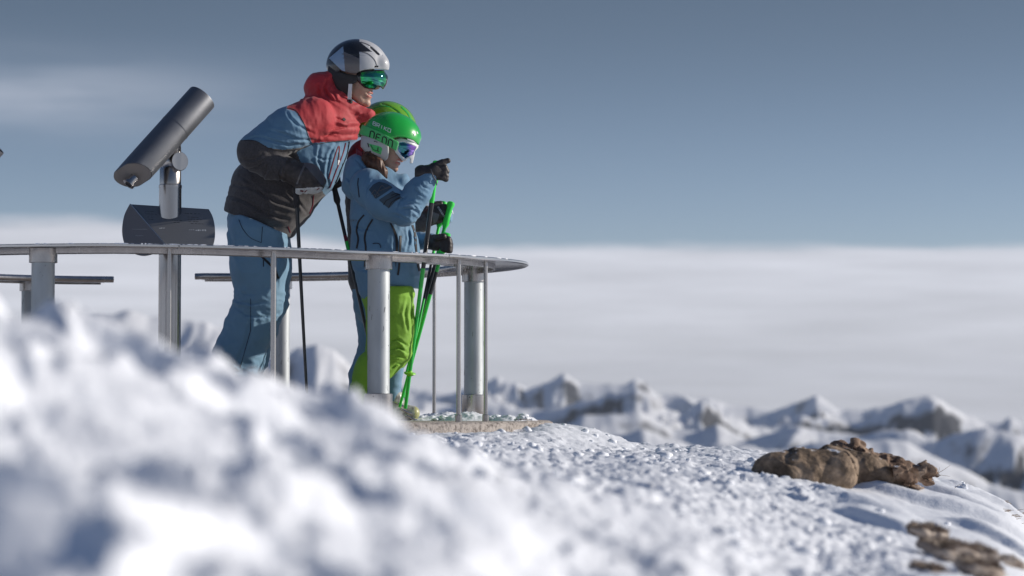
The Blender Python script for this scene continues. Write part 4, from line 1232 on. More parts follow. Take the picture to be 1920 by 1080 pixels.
    surf(cuff, p(545, 320, -.25) - .1, p(545, 320, -.25) + .1, .004, 'sleeve_cuff', [M['charcoal']], jk)
    return A
adult = build_adult()

# ------------------------------------------------------------------ CHILD IN FRONT
def build_girl():
    G = Fig(11.45); p = G.p; m = G.m
    A = thing('person', 'child in steel blue jacket and lime trousers pointing ahead, green helmet lettered across its strap', 'person', (p(705, 790)[0], 11.45, Z_SLAB))
    up_n = [(p(690, 350, -.12), 34 * m), (p(722, 378, -.185), 33 * m), (p(758, 398, -.20), 27 * m)]
    fo_n = [(p(760, 396, -.20), 26 * m), (p(783, 362, -.19), 25 * m), (p(803, 333, -.185), 18 * m)]
    up_f = [(p(705, 350, .13), 32 * m), (p(740, 420, .19), 26 * m), (p(760, 452, .16), 21 * m)]
    fo_f = [(p(760, 452, .16), 20 * m), (p(808, 452, .08), 14 * m)]
    def torso(P):
        d = cone(P, p(706, 345), p(716, 400), 46 * m, 56 * m, 1.15)
        d = smin(d, cone(P, p(716, 400), p(722, 470), 58 * m, 62 * m, 1.1), .03)
        d = smin(d, cone(P, p(722, 470), p(730, 535), 62 * m, 60 * m, 1.1), .03)
        return d
    def hood(P):
        d = cone(P, p(672, 312), p(672, 345), 24 * m, 32 * m, 1.7)
        d = smin(d, cone(P, p(672, 325), p(700, 330), 26 * m, 22 * m, 2.0), .015)
        d = smin(d, cone(P, p(712, 334), p(752, 338), 22 * m, 16 * m, 1.9), .015)
        return d
    def arms(P):
        return np.minimum(smin(chain(P, up_n, .02), chain(P, fo_n, .015), .01), smin(chain(P, up_f, .02), chain(P, fo_f, .015), .01))
    def f(P):
        x, y = to_px(P)
        dt = torso(P) - .006 * folds(P, 85, 9, 4, 111) - .004 * folds(P, 15, 18, 7, 113) - 0.007 * folds(P, 60, 26, 9, 115) * sstep(740, 775, x)
        el = np.exp(-((x - 775) ** 2 + (y - 395) ** 2) / 900.0)
        wr = np.exp(-((x - 800) ** 2 + (y - 345) ** 2) / 500.0)
        da = arms(P) - .006 * folds(P, -30, 15, 6, 117) - .013 * el * folds(P, 50, 34, 12, 119) - .006 * wr * folds(P, 50, 45, 14, 121)
        dh = hood(P) - .006 * folds(P, 100, 14, 6, 123)
        nr = (P[:, 1] < 11.45)
        da = da - nr * creases(P, [([(768, 416), (750, 404), (735, 402)], 2.6, .007), ([(784, 398), (768, 390), (752, 392)], 2.4, .008), ([(788, 384), (774, 380), (762, 384)], 2.2, .007), ([(796, 370), (784, 362), (776, 350)], 2.6, .007), ([(806, 356), (794, 350), (788, 340)], 2.2, .006), ([(700, 338), (690, 352), (688, 372)], 2.6, .006), ([(762, 368), (748, 376), (744, 392)], 2.6, .008)])
        dt = dt - nr * creases(P, [([(662, 420), (676, 430), (700, 430)], 3, .005), ([(765, 425), (768, 450), (762, 470)], 2.6, .008), ([(775, 430), (776, 455), (780, 480)], 2.4, .007), ([(664, 500), (690, 508), (720, 500)], 3.5, .006), ([(740, 440), (738, 480), (744, 520)], 3, .005)])
        dh = dh - nr * creases(P, [([(648, 330), (660, 345), (676, 352)], 3, .006), ([(668, 300), (684, 318), (700, 330)], 2.6, .006)])
        d = smin(smin(dt, da, .010), dh, .008)
        d = smax(d, poly2(P, [(620, 250), (900, 250), (900, 500), (806, 515), (797, 531), (788, 542), (760, 539), (731, 534), (700, 545), (684, 562), (676, 556), (666, 538), (620, 500)], m), .005)
        return smax(d, -cone(P, p(712, 300), p(742, 322), 24 * m, 17 * m, 1.3), .008)
    lo, hi = G.bb(632, 270, 825, 572, .32, .32)
    jk = surf(f, lo, hi, .0048, 'jacket', [M['blue']], A)
    bv = bvh_of(jk)
    ribbon_group('seam_tape', jk, bv, [([(683, 403), (673, 415), (669, 432), (672, 448), (669, 466)], 2.6), ([(699, 411), (689, 428), (684, 445), (686, 466), (684, 500)], 3.0), ([(732, 418), (740, 435), (744, 455), (742, 500)], lambda t: 4.2 * math.sin(math.pi * min(1, t * .9 + .12)) + .5),
                             ([(672, 334), (671, 345), (674, 370)], 1.2)], M['zip'])
    ribbon_group('pocket_zip', jk, bv, [([(751, 442), (750, 468), (748, 500), (746, 516)], 3.4)], M['zip'])
    ribbon_group('front_zip', jk, bv, [([(772, 420), (778, 440), (780, 466), (782, 490), (787, 512), (793, 530)], 3.2)], M['black'])
    ribbon_group('hem_loop', jk, bv, [([(699, 457), (706, 456), (712, 458), (714, 465)], 1.4)], M['zip'])
    pb = MB(); patch(pb, bv, [(692, 356), (700, 346), (711, 341), (724, 344), (737, 352), (722, 362), (705, 373)]); patch(pb, bv, [(710, 375), (736, 358), (754, 370), (741, 378), (729, 391)])
    M['patch'] = mat('dark blue sleeve patch', (0.045, 0.075, 0.105), .7)
    po = pb.build('sleeve_patch', M['patch'], jk)
    ribbon_group('patch_emblem', jk, bv, [([(697, 365), (703, 357), (708, 361), (716, 349), (723, 354), (732, 351)], .9), ([(700, 368), (703, 365), (705, 368), (702, 371)], .8), ([(706, 365), (709, 362), (711, 365), (708, 368)], .8), ([(711, 359), (733, 349)], .7)], M['glove_grey'], .0024)
    ribbon_group('patch_bars', jk, bv, [([(719, 384), (724, 376), (745, 366)], 1.4), ([(729, 388), (734, 379), (749, 371)], 1.2), ([(733, 367), (742, 363), (750, 366)], 1.6)], M['zip'], .0024)
    text_on('back_print', jk, bv, 'oxo', 656.5, 415, 8, 0, M['glove_grey'])
    # ---- trousers
    def trousers(P):
        d = cone(P, p(722, 528), p(728, 560), 50 * m, 48 * m, 1.25)
        near = chain(P, [(p(735, 555, -.08), 42 * m), (p(739, 610, -.09), 37 * m), (p(737, 655, -.09), 35 * m)], .02)
        shin = chain(P, [(p(737, 657, -.09), 34 * m), (p(704, 695, -.09), 38 * m), (p(684, 765, -.085), 38 * m)], .02)
        far = chain(P, [(p(722, 555, .08), 40 * m), (p(722, 640, .08), 34 * m), (p(696, 770, .08), 36 * m)], .02)
        x, y = to_px(P); kn = np.exp(-((x - 750) ** 2 + (y - 662) ** 2) / 900.0)
        d = smin(smin(d, near, .012), smin(shin, far, .01), .012)
        d = d - (P[:, 1] < 11.45) * creases(P, [([(732, 640), (745, 636), (762, 648)], 2.4, .010), ([(730, 655), (748, 652), (764, 662)], 2.4, .010), ([(732, 672), (746, 668), (760, 672)], 2.4, .010), ([(734, 690), (744, 682), (754, 682)], 2.2, .008), ([(776, 560), (770, 590), (772, 625)], 2.6, .008), ([(764, 560), (758, 590), (764, 620)], 2.6, .006), ([(655, 710), (668, 730), (670, 760)], 3, .005)])
        d = d - .005 * folds(P, 75, 14, 5, 131) - .014 * kn * folds(P, 125, 30, 9, 133) - .008 * folds(P, 15, 16, 5, 137) * sstep(740, 770, x)
        return smax(d, poly2(P, [(640, 566), (684, 556), (731, 536), (800, 536), (800, 690), (752, 690), (737, 706), (728, 712), (722, 772), (640, 772)], m), .004)
    lo, hi = G.bb(632, 505, 800, 785, .24, .24)
    tr = surf(trousers, lo, hi, .0052, 'trousers', [M['lime']], A)
    for s_, bx in ((-.085, 668), (.08, 676)):
        c = p(bx, 780, s_)
        def boot(P, c=c):
            d = chain(P, [(c + (0, 0, .06), .052), (c + (0, 0, 0), .05)], .02)
            d = smin(d, cone(P, np.array((c[0] - .02, c[1], Z_SLAB + .045)), np.array((c[0] + .075, c[1], Z_SLAB + .036)), .042, .035), .02)
            return smax(d, Z_SLAB + .002 - P[:, 2], .004)
        surf(boot, c - (.1, .08, .1), c + (.2, .08, .13), 0.007, 'ski_boot', [M['white']], A)
    # ---- head
    hc = p(724, 268); toH, fromH = head_frame(hc, 21, 14, .90)
    hd = surf(lambda P: head_sdf(toH(P), .90), hc - .2, hc + .15, .0034, 'head', [M['skin'], M['lip']], A,
              lambda P: (lambda q: np.where((q[:, 0] > .086) & (np.abs(q[:, 2] + .0625) < .0135) & (np.abs(q[:, 1]) < .029), 1, 0))(toH(P)))
    q0 = [fromH((.0975, y, -.0595)) for y in (-.018, -.009, 0, .009, .018)]
    MB().tube([q - np.array((.004 * abs(k - 2), 0, 0)) for k, q in enumerate(q0)], .0034, 8).build('teeth', M['teeth'], hd)
    # hair falling out under the helmet
    def hair(P):
        x, y = to_px(P)
        d = chain(P, [(p(692, 297, -.075), 13 * m), (p(706, 308, -.095), 12 * m), (p(716, 322, -.10), 9 * m), (p(722, 332, -.10), 4 * m)], .01)
        d = smin(d, chain(P, [(p(698, 292, .02), 20 * m), (p(700, 312, .0), 16 * m)], .01), .01)
        return d - .005 * ridged(np.stack((x / 5.0, y / 26.0, P[:, 1] * 22), 1), 2, 7)
    hr = surf(hair, p(705, 310, -.05) - .1, p(705, 310, -.05) + .1, .0028, 'hair', [M['hair']], A)
    st = MB(); rg = random.Random(5)
    for k in range(240):
        x0 = rg.uniform(686, 718); y0 = 290 + (x0 - 688) * .55; L = rg.uniform(12, 34); w = rg.uniform(-6, 7)
        pts = [p(x0 + w * t + 2.0 * math.sin(t * 6 + k), y0 + L * t, -.115 + .02 * (abs(x0 - 702) / 16) - .012 * rg.random() + .012 * t) for t in (0, .25, .5, .75, 1)]
        st.tube(pts, [.0012, .0013, .0012, .0009, .0004], 5)
    kind(st.build('strands', M['hair'], hr), 'stuff')
    def buff(P):
        return smax(cone(P, p(684, 283), p(700, 305), 22 * m, 24 * m, 1.5), poly2(P, [(668, 276), (678, 284), (690, 300), (700, 330), (680, 322), (668, 300)], m), .004)
    surf(buff, p(685, 298) - .11, p(685, 298) + .11, .004, 'neck_warmer', [M['maroon']], A)
    # ---- helmet
    he = p(731, 262)
    sp = [(650, 180), (820, 180), (820, 262), (789, 262), (785, 273), (775, 263), (758, 258), (745, 257), (735, 260), (728, 268), (700, 262), (676, 252), (650, 250)]
    def shell(P):
        d = ell(P, he, (57.5 * m, .124, 52.5 * m), 0)
        d = smin(d, ell(P, p(752, 258), (36 * m, .10, 36 * m), -10), .02)
        return smax(d, poly2(P, sp, m), .004)
    sh = surf(shell, he - .15, he + .15, .0033, 'helmet', [M['h_green']], A)
    bs = bvh_of(sh)
    strokes('helmet_lettering', sh, bs, 'BRIKO', (699, 234), (6.9, 3.1), (1.4, -6.2), 1.1, M['print_white'])
    ribbon_group('front_badge', sh, bs, [([(776, 249), (778, 254)], 3.6), ([(781, 247), (783, 251)], 1.6)], M['print_white'], .001)
    wp = [(677, 254), (684, 253.5), (710, 262), (729, 272), (729.5, 288), (727, 299), (720, 305.5), (712, 303), (698, 294), (684, 284), (676, 275)]
    def wpad(P):
        d = ell(P, p(716, 272), (46 * m, .118, 40 * m))
        d = smax(d, poly2(P, wp, m), .006)
        return smax(d, -ell(toH(P), np.array((0.0, 0, -.01)), (.12, .085, .16)), .003)
    wpd = surf(wpad, p(704, 278) - .14, p(704, 278) + .14, .0034, 'ear_pad', [M['h_white']], sh)
    bw = bvh_of(wpd)
    bm_ = MB(); patch(bm_, bw, [(692, 269.5), (712, 274), (717, 278), (714, 289.5), (698, 283)])
    bdg = bm_.build('pad_badge', M['strap_green'], wpd)
    ribbon_group('pad_mark', wpd, bw, [([(709, 276), (708.5, 282)], 1.6), ([(696, 272), (700, 280), (711, 284)], .8), ([(690, 268.5), (692, 276)], 1.0), ([(702, 264.5), (708, 267)], 1.0)], M['ink'], .0024)
    ribbon_group('rivet', wpd, bw, [([(693.5, 283), (695, 285)], 1.8), ([(718, 299.5), (719.5, 300.5)], 1.6), ([(702, 265), (703, 266)], 1.6)], M['ink'], .002)
    # ---- goggle strap (child of goggles)
    gp = [(738, 262), (752, 258.5), (765, 262), (776, 267), (785, 272), (784, 277), (778, 284), (777, 292), (773.5, 307), (768, 306), (769, 298), (766, 296), (760, 302.5), (754, 301), (742, 287), (737, 276)]
    lp = [(748.5, 267), (756, 266), (768, 270), (781, 275.5), (777, 283), (774, 290), (767, 293.5), (760, 298), (751, 290), (746, 281)]
    def gog(P):
        d = ell(P, p(754, 277), (34 * m, .088, 36 * m))
        d = smax(d, poly2(P, gp, m), .004)
        d = smax(d, -ell(toH(P), np.array((.02, 0, .01)), (.074, .070, .09)), .002)
        return d + .0035 * sstep(.003, -.002, poly2(P, lp, m))
    gg = surf(gog, p(758, 280) - .12, p(758, 280) + .12, .0019, 'goggles', [M['white'], M['lens_violet']], A, lambda P: ((poly2(P, lp, m) < .0)).astype(int))
    sb = [(673, 235), (679, 233), (710, 246), (746, 265), (748, 268), (743, 283), (738, 280), (720, 270), (700, 260), (672, 250)]
    def strap(P):
        d = np.abs(ell(P, he, (58.6 * m, .127, 53.6 * m), 0)) - .0034
        return smax(d, poly2(P, sb, m), .001)
    so = keep_largest(surf(strap, he - .16, he + .16, .0026, 'goggle_strap', [M['strap_green']], gg))
    bb = bvh_of(so)
    strokes('strap_lettering', so, bb, 'neon', (693, 257), (11.4, 5.3), (2.2, -12.2), 1.9, M['ink'])
    # ---- near glove, index finger pointing
    def glove(P):
        d = chain(P, [(p(792, 326, -.185), 17 * m), (p(803, 326, -.187), 15 * m), (p(815, 320, -.19), 14.5 * m), (p(822, 321, -.19), 12 * m)], .008)
        for pts in ([(816, 310), (829, 305), (839.5, 301.5)], [(820, 316), (833, 313.5), (838, 321)], [(819, 323), (832, 323), (837, 330)], [(815, 331), (829, 332.5), (836, 336)]):
            ys = (-.195, -.20, -.195)
            d = smin(d, chain(P, [(p(x, y, z), r * m) for (x, y), z, r in zip(pts, ys, (6.6, 6.0, 5.2))], .004), .004)
        d = smin(d, chain(P, [(p(806, 316, -.16), 7 * m), (p(820, 308, -.15), 6 * m), (p(828, 310, -.155), 5 * m)], .004), .006)
        return d - .0022 * folds(P, 20, 50, 18, 141)
    surf(glove, p(815, 320, -.185) - .085, p(815, 320, -.185) + .085, .0026, 'glove', [M['glove']], A)
    MB().tube([p(808, 317, -.222), p(812, 330, -.228), p(818, 340, -.222), p(819, 347, -.19)], .0024, 6).build('wrist_strap', M['glove_grey'], A)
    # ---- far glove
    def glove2(P):
        d = chain(P, [(p(806, 453, .08), 15 * m), (p(818, 455, .07), 15 * m), (p(830, 458, .06), 12 * m)], .008)
        for i in range(4):
            d = smin(d, chain(P, [(p(828 + i, 449 + i * 6, .045), 6 * m), (p(842 - abs(i - 1.5), 449 + i * 6.5, .04), 6.4 * m), (p(845 - abs(i - 1.5), 452 + i * 6, .07), 5.5 * m)], .004), .004)
        d = smin(d, chain(P, [(p(818, 446, .03), 6.5 * m), (p(832, 443, .02), 5.5 * m)], .004), .005)
        return d - .002 * folds(P, 20, 50, 18, 143)
    surf(glove2, p(828, 456, .06) - .09, p(828, 456, .06) + .09, .0028, 'glove', [M['glove']], A)
    return A
girl = build_girl()

# ------------------------------------------------------------------ CHILD BEHIND
def build_boy():
    G = Fig(11.95); p = G.p; m = G.m
    A = thing('person', 'child mostly hidden behind the others, lime helmet, black gloves and blue trousers', 'person', (p(715, 790)[0], 11.95, Z_SLAB))
    def f(P):
        d = cone(P, p(690, 300), p(700, 380), 40 * m, 50 * m, 1.1)
        d = smin(d, cone(P, p(700, 380), p(705, 520), 50 * m, 52 * m, 1.1), .03)
        d = smin(d, cone(P, p(712, 262), p(700, 290), 26 * m, 34 * m, 1.3), .02)
        arm = chain(P, [(p(705, 315, -.10), 30 * m), (p(752, 420, -.12), 24 * m), (p(782, 418, -.10), 21 * m), (p(800, 410, -.09), 16 * m)], .015)
        arm2 = chain(P, [(p(705, 315, .12), 28 * m), (p(745, 410, .15), 22 * m), (p(800, 400, .06), 15 * m)], .015)
        d = smin(smin(d, arm, .01), arm2, .01)
        return d - .006 * folds(P, 60, 30, 10, 151)
    lo, hi = G.bb(630, 225, 825, 590, .3, .3)
    surf(f, lo, hi, .0065, 'jacket', [M['charcoal'], M['red']], A, lambda P: (to_px(P)[1] < 330).astype(int))
    def tr(P):
        d = cone(P, p(706, 540), p(706, 570), 46 * m, 44 * m, 1.2)
        for pts in (((722, 570, -.08), (738, 655, -.09), (737, 700, -.09), (733, 750, -.09)), ((700, 570, .08), (700, 650, .09), (672, 700, .10), (668, 765, .10))):
            d = smin(d, chain(P, [(p(*q), r * m) for q, r in zip(pts, (38, 27, 17, 18))], .02), .012)
        x, y = to_px(P)
        return smax(d - .005 * folds(P, 85, 22, 6, 161), y * 0 + (y - 760) * m, .004)
    lo, hi = G.bb(630, 510, 790, 785, .24, .24)
    surf(tr, lo, hi, .006, 'trousers', [M['pants']], A)
    # boots
    for k, (bx, s_) in enumerate(((744, -.09), (672, .10))):
        c = p(bx, 772, s_)
        def boot(P, c=c):
            d = chain(P, [(c + (-.01, 0, .062), .040), (c + (-.005, 0, 0), .046)], .02)
            d = smin(d, cone(P, np.array((c[0] - .03, c[1], Z_SLAB + .045)), np.array((c[0] + .070, c[1], Z_SLAB + .034)), .042, .033), .02)
            return smax(d, Z_SLAB + .002 - P[:, 2], .004)
        M.setdefault('toe', mat('pale yellow boot toe', (.42, .42, .2), .4)); M.setdefault('boot', mat('pale scuffed boot plastic', (0.62, 0.62, 0.58), .35, col2=(0.20, 0.20, 0.19), vscale=45, var=.1))
        b = surf(boot, c - (.1, .08, .1), c + (.2, .08, .13), .005, 'ski_boot', [M['boot'], M['toe']], A, lambda P, c=c: (P[:, 0] > c[0] + .080).astype(int))
        for j in range(3):
            q = c + np.array((.015 + .022 * j, -.047 + .004 * j, .03 - .028 * j))
            MB().tube([q + (-.02, 0, .012), q + (.012, -.003, -.004), q + (.03, .006, -.01)], .0045, 8).build('buckle', M['polished'], b)
    hc = p(727, 254); toH, fromH = head_frame(hc, 10, 0, .92)
    surf(lambda P: head_sdf(toH(P), .92), hc - .2, hc + .16, .0045, 'head', [M['skin']], A)
    he = p(724, 243)
    def shell(P):
        d = ell(P, he, (58 * m, .125, 54 * m))
        x, y = to_px(P)
        d = d + .004 * sstep(2.2, 0, np.abs(np.hypot((x - 700) / 1.0, (y - 262) * 1.0) - 69)) * (x > 715)
        return smax(d, poly2(P, [(640, 160), (820, 160), (820, 240), (782, 240), (770, 246), (735, 250), (640, 262)], m), .004)
    sh = surf(shell, he - .16, he + .16, .0034, 'helmet', [M['h_lime']], A)
    bs = bvh_of(sh)
    ribbon_group('shell_line', sh, bs, [([(700, 203), (722, 199), (745, 207), (752, 215)], 1.0), ([(752, 200), (764, 212), (772, 226)], 2.2)], M['h_green'], .0006)
    def gog(P):
        d = ell(P, p(752, 258), (36 * m, .09, 32 * m))
        return smax(d, poly2(P, [(740, 246), (782, 228), (786, 238), (786, 262), (774, 285), (745, 280)], m), .004)
    surf(gog, p(756, 255) - .12, p(756, 255) + .12, .0036, 'goggles', [M['white']], A)
    # glove
    def glove(P):
        d = chain(P, [(p(788, 414, -.09), 18 * m), (p(802, 408, -.09), 16 * m), (p(816, 402, -.09), 18 * m), (p(830, 400, -.085), 16 * m)], .01)
        for i in range(4):
            d = smin(d, chain(P, [(p(828 + i * 2, 389 + i * 7, -.10), 7 * m), (p(841 - abs(i - 1.3), 390 + i * 7, -.095), 7 * m), (p(844 - abs(i - 1.3) * 1.5, 393 + i * 6.6, -.06), 6.5 * m)], .004), .004)
        d = smin(d, chain(P, [(p(812, 386, -.07), 7.5 * m), (p(826, 382, -.06), 6 * m)], .004), .006)
        return d - .0025 * folds(P, 40, 42, 14, 171)
    gl = surf(glove, p(820, 402, -.085) - .11, p(820, 402, -.085) + .11, .0028, 'glove', [M['glove'], M['pants']], A, lambda P: (to_px(P)[0] > 839).astype(int))
    bg = bvh_of(gl)
    text_on('glove_lettering', gl, bg, 'ENERGIAPURA', 819.5, 388.5, 4.9, 57, M['print_white'])
    ribbon_group('glove_crest', gl, bg, [([(842, 388), (847, 395), (849, 404), (846, 413)], 1.2), ([(843, 396), (846, 400), (844, 407)], 1.0)], M['print_white'], .001)
    bp = MB(); patch(bp, bg, [(811, 397), (824, 402), (819, 416), (812, 420)])
    if bp.f: bp.build('knuckle_panel', M['glove_grey'], gl)
    def glove2(P):
        d = chain(P, [(p(800, 400, .06), 14 * m), (p(820, 402, .04), 14 * m)], .008)
        for i in range(4): d = smin(d, chain(P, [(p(820, 392 + 6 * i, .03), 6 * m), (p(832, 393 + 6 * i, .02), 6 * m)], .004), .004)
        return d
    surf(glove2, p(815, 400, .04) - .09, p(815, 400, .04) + .09, .005, 'glove', [M['glove']], A)
    return A
boy = build_boy()

# ================================================================== SKI POLES
def ski_pole(label, top, bot, segs, grip, d0, d1, basket_at=None, r=0.0072, grip_len=0.12, group=None, tip=True):
    """top and bot: pixel ends; segs: [(fraction, material)...] from the top; grip material"""
    a = W(top[0], top[1], d0); b = W(bot[0], bot[1], d1)
    T = thing('ski_pole', label, 'ski pole', b, group)
    u = (b - a); L = np.linalg.norm(u); u /= L
    g = MB().tube([a - u * .004, a, a + u * .012, a + u * .025, a + u * (grip_len * .5), a + u * (grip_len * .85), a + u * grip_len], [.010, .0165, .0175, .013, .0125, .0155, .0085], 16)
    g.build('grip', grip, T)
    f0 = grip_len / L * .9
    for i, (f1, mm) in enumerate(segs):
        MB().tube([a + u * L * f0, a + u * L * f1], [r * (1.05 - .35 * f0), r * (1.05 - .35 * f1)], 12).build('shaft', mm, T)
        f0 = f1
    if basket_at:
        c = a + u * L * basket_at
        bk = MB().tube([c - u * .012, c - u * .004, c - u * .002, c + u * .004, c + u * .014], [.007, .012, .024, .026, .008], 20)
        bk.build('basket', M['lime_plastic'], T)
    MB().tube([b - u * .03, b], [.006, .002], 10).build('tip', M['steel'], T)
    return T
M['lime_plastic'] = mat('lime basket plastic', (0.22, 0.62, 0.03), .4)
g_ = 'neon green and black ski poles of the children'
ski_pole('ski pole under the raised pointing glove, neon green grip and lower shaft, lime basket', (819, 303), (760, 766), [(.165, M['neon']), (.43, M['pole_black']), (1.0, M['pole_green'])], M['neon'], 11.26, 11.40, basket_at=.855, r=.0105, grip_len=.105)
ski_pole('ski pole held in the lowest black glove, bright green shaft beside the pole with basket', (838, 438), (749, 764), [(.22, M['pole_green']), (.35, M['pole_black']), (1.0, M['pole_green'])], M['neon'], 11.50, 11.52, r=.0085)
ski_pole('black shafted ski pole with green grip hanging from the middle glove, crossing behind', (846, 380), (762, 700), [(.34, M['pole_green']), (.72, M['pole_black']), (1.0, M['pole_green'])], M['neon'], 11.84, 11.72, r=.0085)
ski_pole('ski pole with its pale green grip foot showing left below the middle glove', (832, 380), (757, 745), [(.30, M['neon']), (.5, M['pole_black']), (1.0, M['pole_green'])], M['neon'], 11.90, 11.62, r=.007)
ski_pole('thin black ski pole hanging straight down from the adult\'s near glove', (554, 338), (577, 770), [(.12, M['pole_black']), (1.0, M['pole_black'])], M['black'], 11.50, 11.50, r=.0085, basket_at=None)
ski_pole('slanting black ski pole with green and red marks between the adult and the child', (623, 335), (722, 775), [(.245, M['pole_black']), (.27, M['maroon']), (.31, M['pole_green']), (1.0, M['pole_black'])], M['black'], 11.86, 11.75, r=.0085)
# small print on the shafts
def shaft_marks():
    pass
# ================================================================== ROCKS, GRASS
def rock_mat(name, a, b, c):
    m = bpy.data.materials.new(name); m.use_nodes = True; nt = m.node_tree; bs = nt.nodes['Principled BSDF']; bs.inputs['Roughness'].default_value = .9
    bs.inputs['Specular IOR Level'].default_value = .2
    tc = nt.nodes.new('ShaderNodeTexCoord')
    n = nt.nodes.new('ShaderNodeTexNoise'); n.inputs['Scale'].default_value = 14; n.inputs['Detail'].default_value = 8; n.inputs['Roughness'].default_value = .65
    nt.links.new(tc.outputs['Object'], n.inputs['Vector'])
    r = nt.nodes.new('ShaderNodeValToRGB'); nt.links.new(n.outputs[0], r.inputs[0])
    e = r.color_ramp.elements; e[0].position = .34; e[0].color = a + (1,); e[1].position = .68; e[1].color = c + (1,); x = e.new(.5); x.color = b + (1,)
    nt.links.new(r.outputs[0], bs.inputs['Base Color'])
    gg = nt.nodes.new('ShaderNodeNewGeometry'); sx = nt.nodes.new('ShaderNodeSeparateXYZ'); nt.links.new(gg.outputs['Normal'], sx.inputs[0])
    n3 = nt.nodes.new('ShaderNodeTexNoise'); n3.inputs['Scale'].default_value = 22; n3.inputs['Detail'].default_value = 3; nt.links.new(tc.outputs['Object'], n3.inputs['Vector'])
    ad = nt.nodes.new('ShaderNodeMath'); ad.operation = 'MULTIPLY'; nt.links.new(sx.outputs[2], ad.inputs[0]); nt.links.new(n3.outputs[0], ad.inputs[1])
    mr = nt.nodes.new('ShaderNodeMapRange'); mr.inputs[1].default_value = .555; mr.inputs[2].default_value = .60; nt.links.new(ad.outputs[0], mr.inputs[0])
    mx = nt.nodes.new('ShaderNodeMix'); mx.data_type = 'RGBA'; nt.links.new(mr.outputs[0], mx.inputs[0]); nt.links.new(r.outputs[0], mx.inputs[6]); mx.inputs[7].default_value = (.8, .82, .86, 1)
    nt.links.new(mx.outputs[2], bs.inputs['Base Color'])
    n2 = nt.nodes.new('ShaderNodeTexNoise'); n2.inputs['Scale'].default_value = 60; n2.inputs['Detail'].default_value = 6
    nt.links.new(tc.outputs['Object'], n2.inputs['Vector'])
    bp = nt.nodes.new('ShaderNodeBump'); bp.inputs['Distance'].default_value = .01; bp.inputs['Strength'].default_value = .7
    nt.links.new(n2.outputs[0], bp.inputs['Height']); nt.links.new(bp.outputs[0], bs.inputs['Normal'])
    return m
M['rock'] = rock_mat('brown boulder', (.08, .06, .045), (.21, .155, .11), (.44, .33, .24))
M['rock2'] = rock_mat('split red-brown rock', (.07, .045, .035), (.23, .155, .11), (.48, .37, .28))
def cells3(P, seed):
    i = np.floor(P).astype(np.int64); f1 = np.full(len(P), 9.0); f2 = f1.copy(); idd = np.zeros(len(P)); tl = np.zeros(len(P))
    for dx in (-1, 0, 1):
        for dy in (-1, 0, 1):
            for dz in (-1, 0, 1):
                c = i + (dx, dy, dz); o = np.stack([_h(c[:, 0], c[:, 1], c[:, 2], seed + k) / 4294967295.0 for k in (1, 2, 3)], 1)
                d = np.linalg.norm(c + o - P, axis=1); a = d < f1
                f2 = np.where(a, f1, np.minimum(f2, d)); idd = np.where(a, o[:, 0], idd); f1 = np.where(a, d, f1)
                h = np.stack([_h(c[:, 0], c[:, 1], c[:, 2], seed + k) / 4294967295.0 - .5 for k in (7, 8, 9)], 1); h /= np.linalg.norm(h, axis=1)[:, None] + 1e-9
                tl = np.where(a, ((P - c - o) * h).sum(1), tl)
    return f1, f2, idd, tl
def rock(name, label, prims, d, amp, seed, m, sharp=0.0, h=.0065):
    rg = np.random.default_rng(seed)
    """prims: (px0, py0, px1, py1, r0px, r1px, dy)"""
    G = Fig(d); mm = G.m
    pts = [(G.p(a, b, dy), G.p(c, e, dy), r0 * mm, r1 * mm) for a, b, c, e, r0, r1, dy in prims]
    def f(P):
        dd = None
        for a, b, r0, r1 in pts:
            q = cone(P, a, b, r0, r1, 1.25); dd = q if dd is None else smin(dd, q, .03)
        dd = dd - amp * fbm(P * 9, 4, seed) * 1.3
        if sharp:
            # broken blocks: cells of a jittered lattice, each set in or out, with dark joints between
            ca, sa = .94, .34; Q = np.stack((P[:, 0] * ca - P[:, 2] * sa, P[:, 1], P[:, 0] * sa + P[:, 2] * ca), 1)
            f1, f2, idd, t1_ = cells3(Q * np.array((9, 9, 20)) + .25 * pnoise(P * 16, seed)[:, None], seed)
            g1, g2, ide, t2_ = cells3(Q * np.array((26, 26, 42)), seed + 5)
            dd = dd - sharp * (idd - .5) * .9 - sharp * 2.6 * t1_ + sharp * .5 * sstep(.05, .0, f2 - f1) - .005 * (ide - .5) - .011 * t2_
        else:
            dd = dd - .006 * ridged(P * np.array((22, 22, 14)), 3, seed + 9) + .012 * sstep(.05, 0, np.abs(pnoise(P * 5.5, seed + 5)))
        dd = dd - .0025 * fbm(P * 55, 2, seed + 6)
        return dd
    lo = np.min([np.minimum(a, b) - r0 * 1.6 - amp * 2 for a, b, r0, r1 in pts], axis=0); hi = np.max([np.maximum(a, b) + r0 * 1.6 + amp * 2 for a, b, r0, r1 in pts], axis=0)
    lo[1] -= .05; hi[1] += .05
    o = keep_largest(surf(f, lo, hi, h, name, [m], None))
    return tag(o, label, 'rock')
rock('boulder', 'smooth rounded brown boulder, biggest and leftmost of the rocks on the snow ridge', [(1452, 888, 1500, 890, 40, 44, 0), (1495, 898, 1530, 912, 36, 22, -.02), (1412, 912, 1450, 905, 14, 30, 0), (1500, 884, 1570, 884, 42, 40, .03)], 9.2, .006, 3, M['rock'])
rock('rock', 'long sloping brown rock tapering right from the rounded boulder into the snow', [(1560, 878, 1640, 890, 42, 30, 0.05), (1620, 890, 1700, 912, 30, 14, .04)], 9.45, .007, 13, M['rock'])
rock('rock', 'craggy dark peak rock that stands highest, behind the rounded boulder', [(1582, 858, 1604, 862, 32, 30, 0), (1560, 870, 1600, 880, 24, 30, 0), (1600, 862, 1640, 878, 28, 24, 0)], 9.9, .012, 23, M['rock2'], .014, .0055)
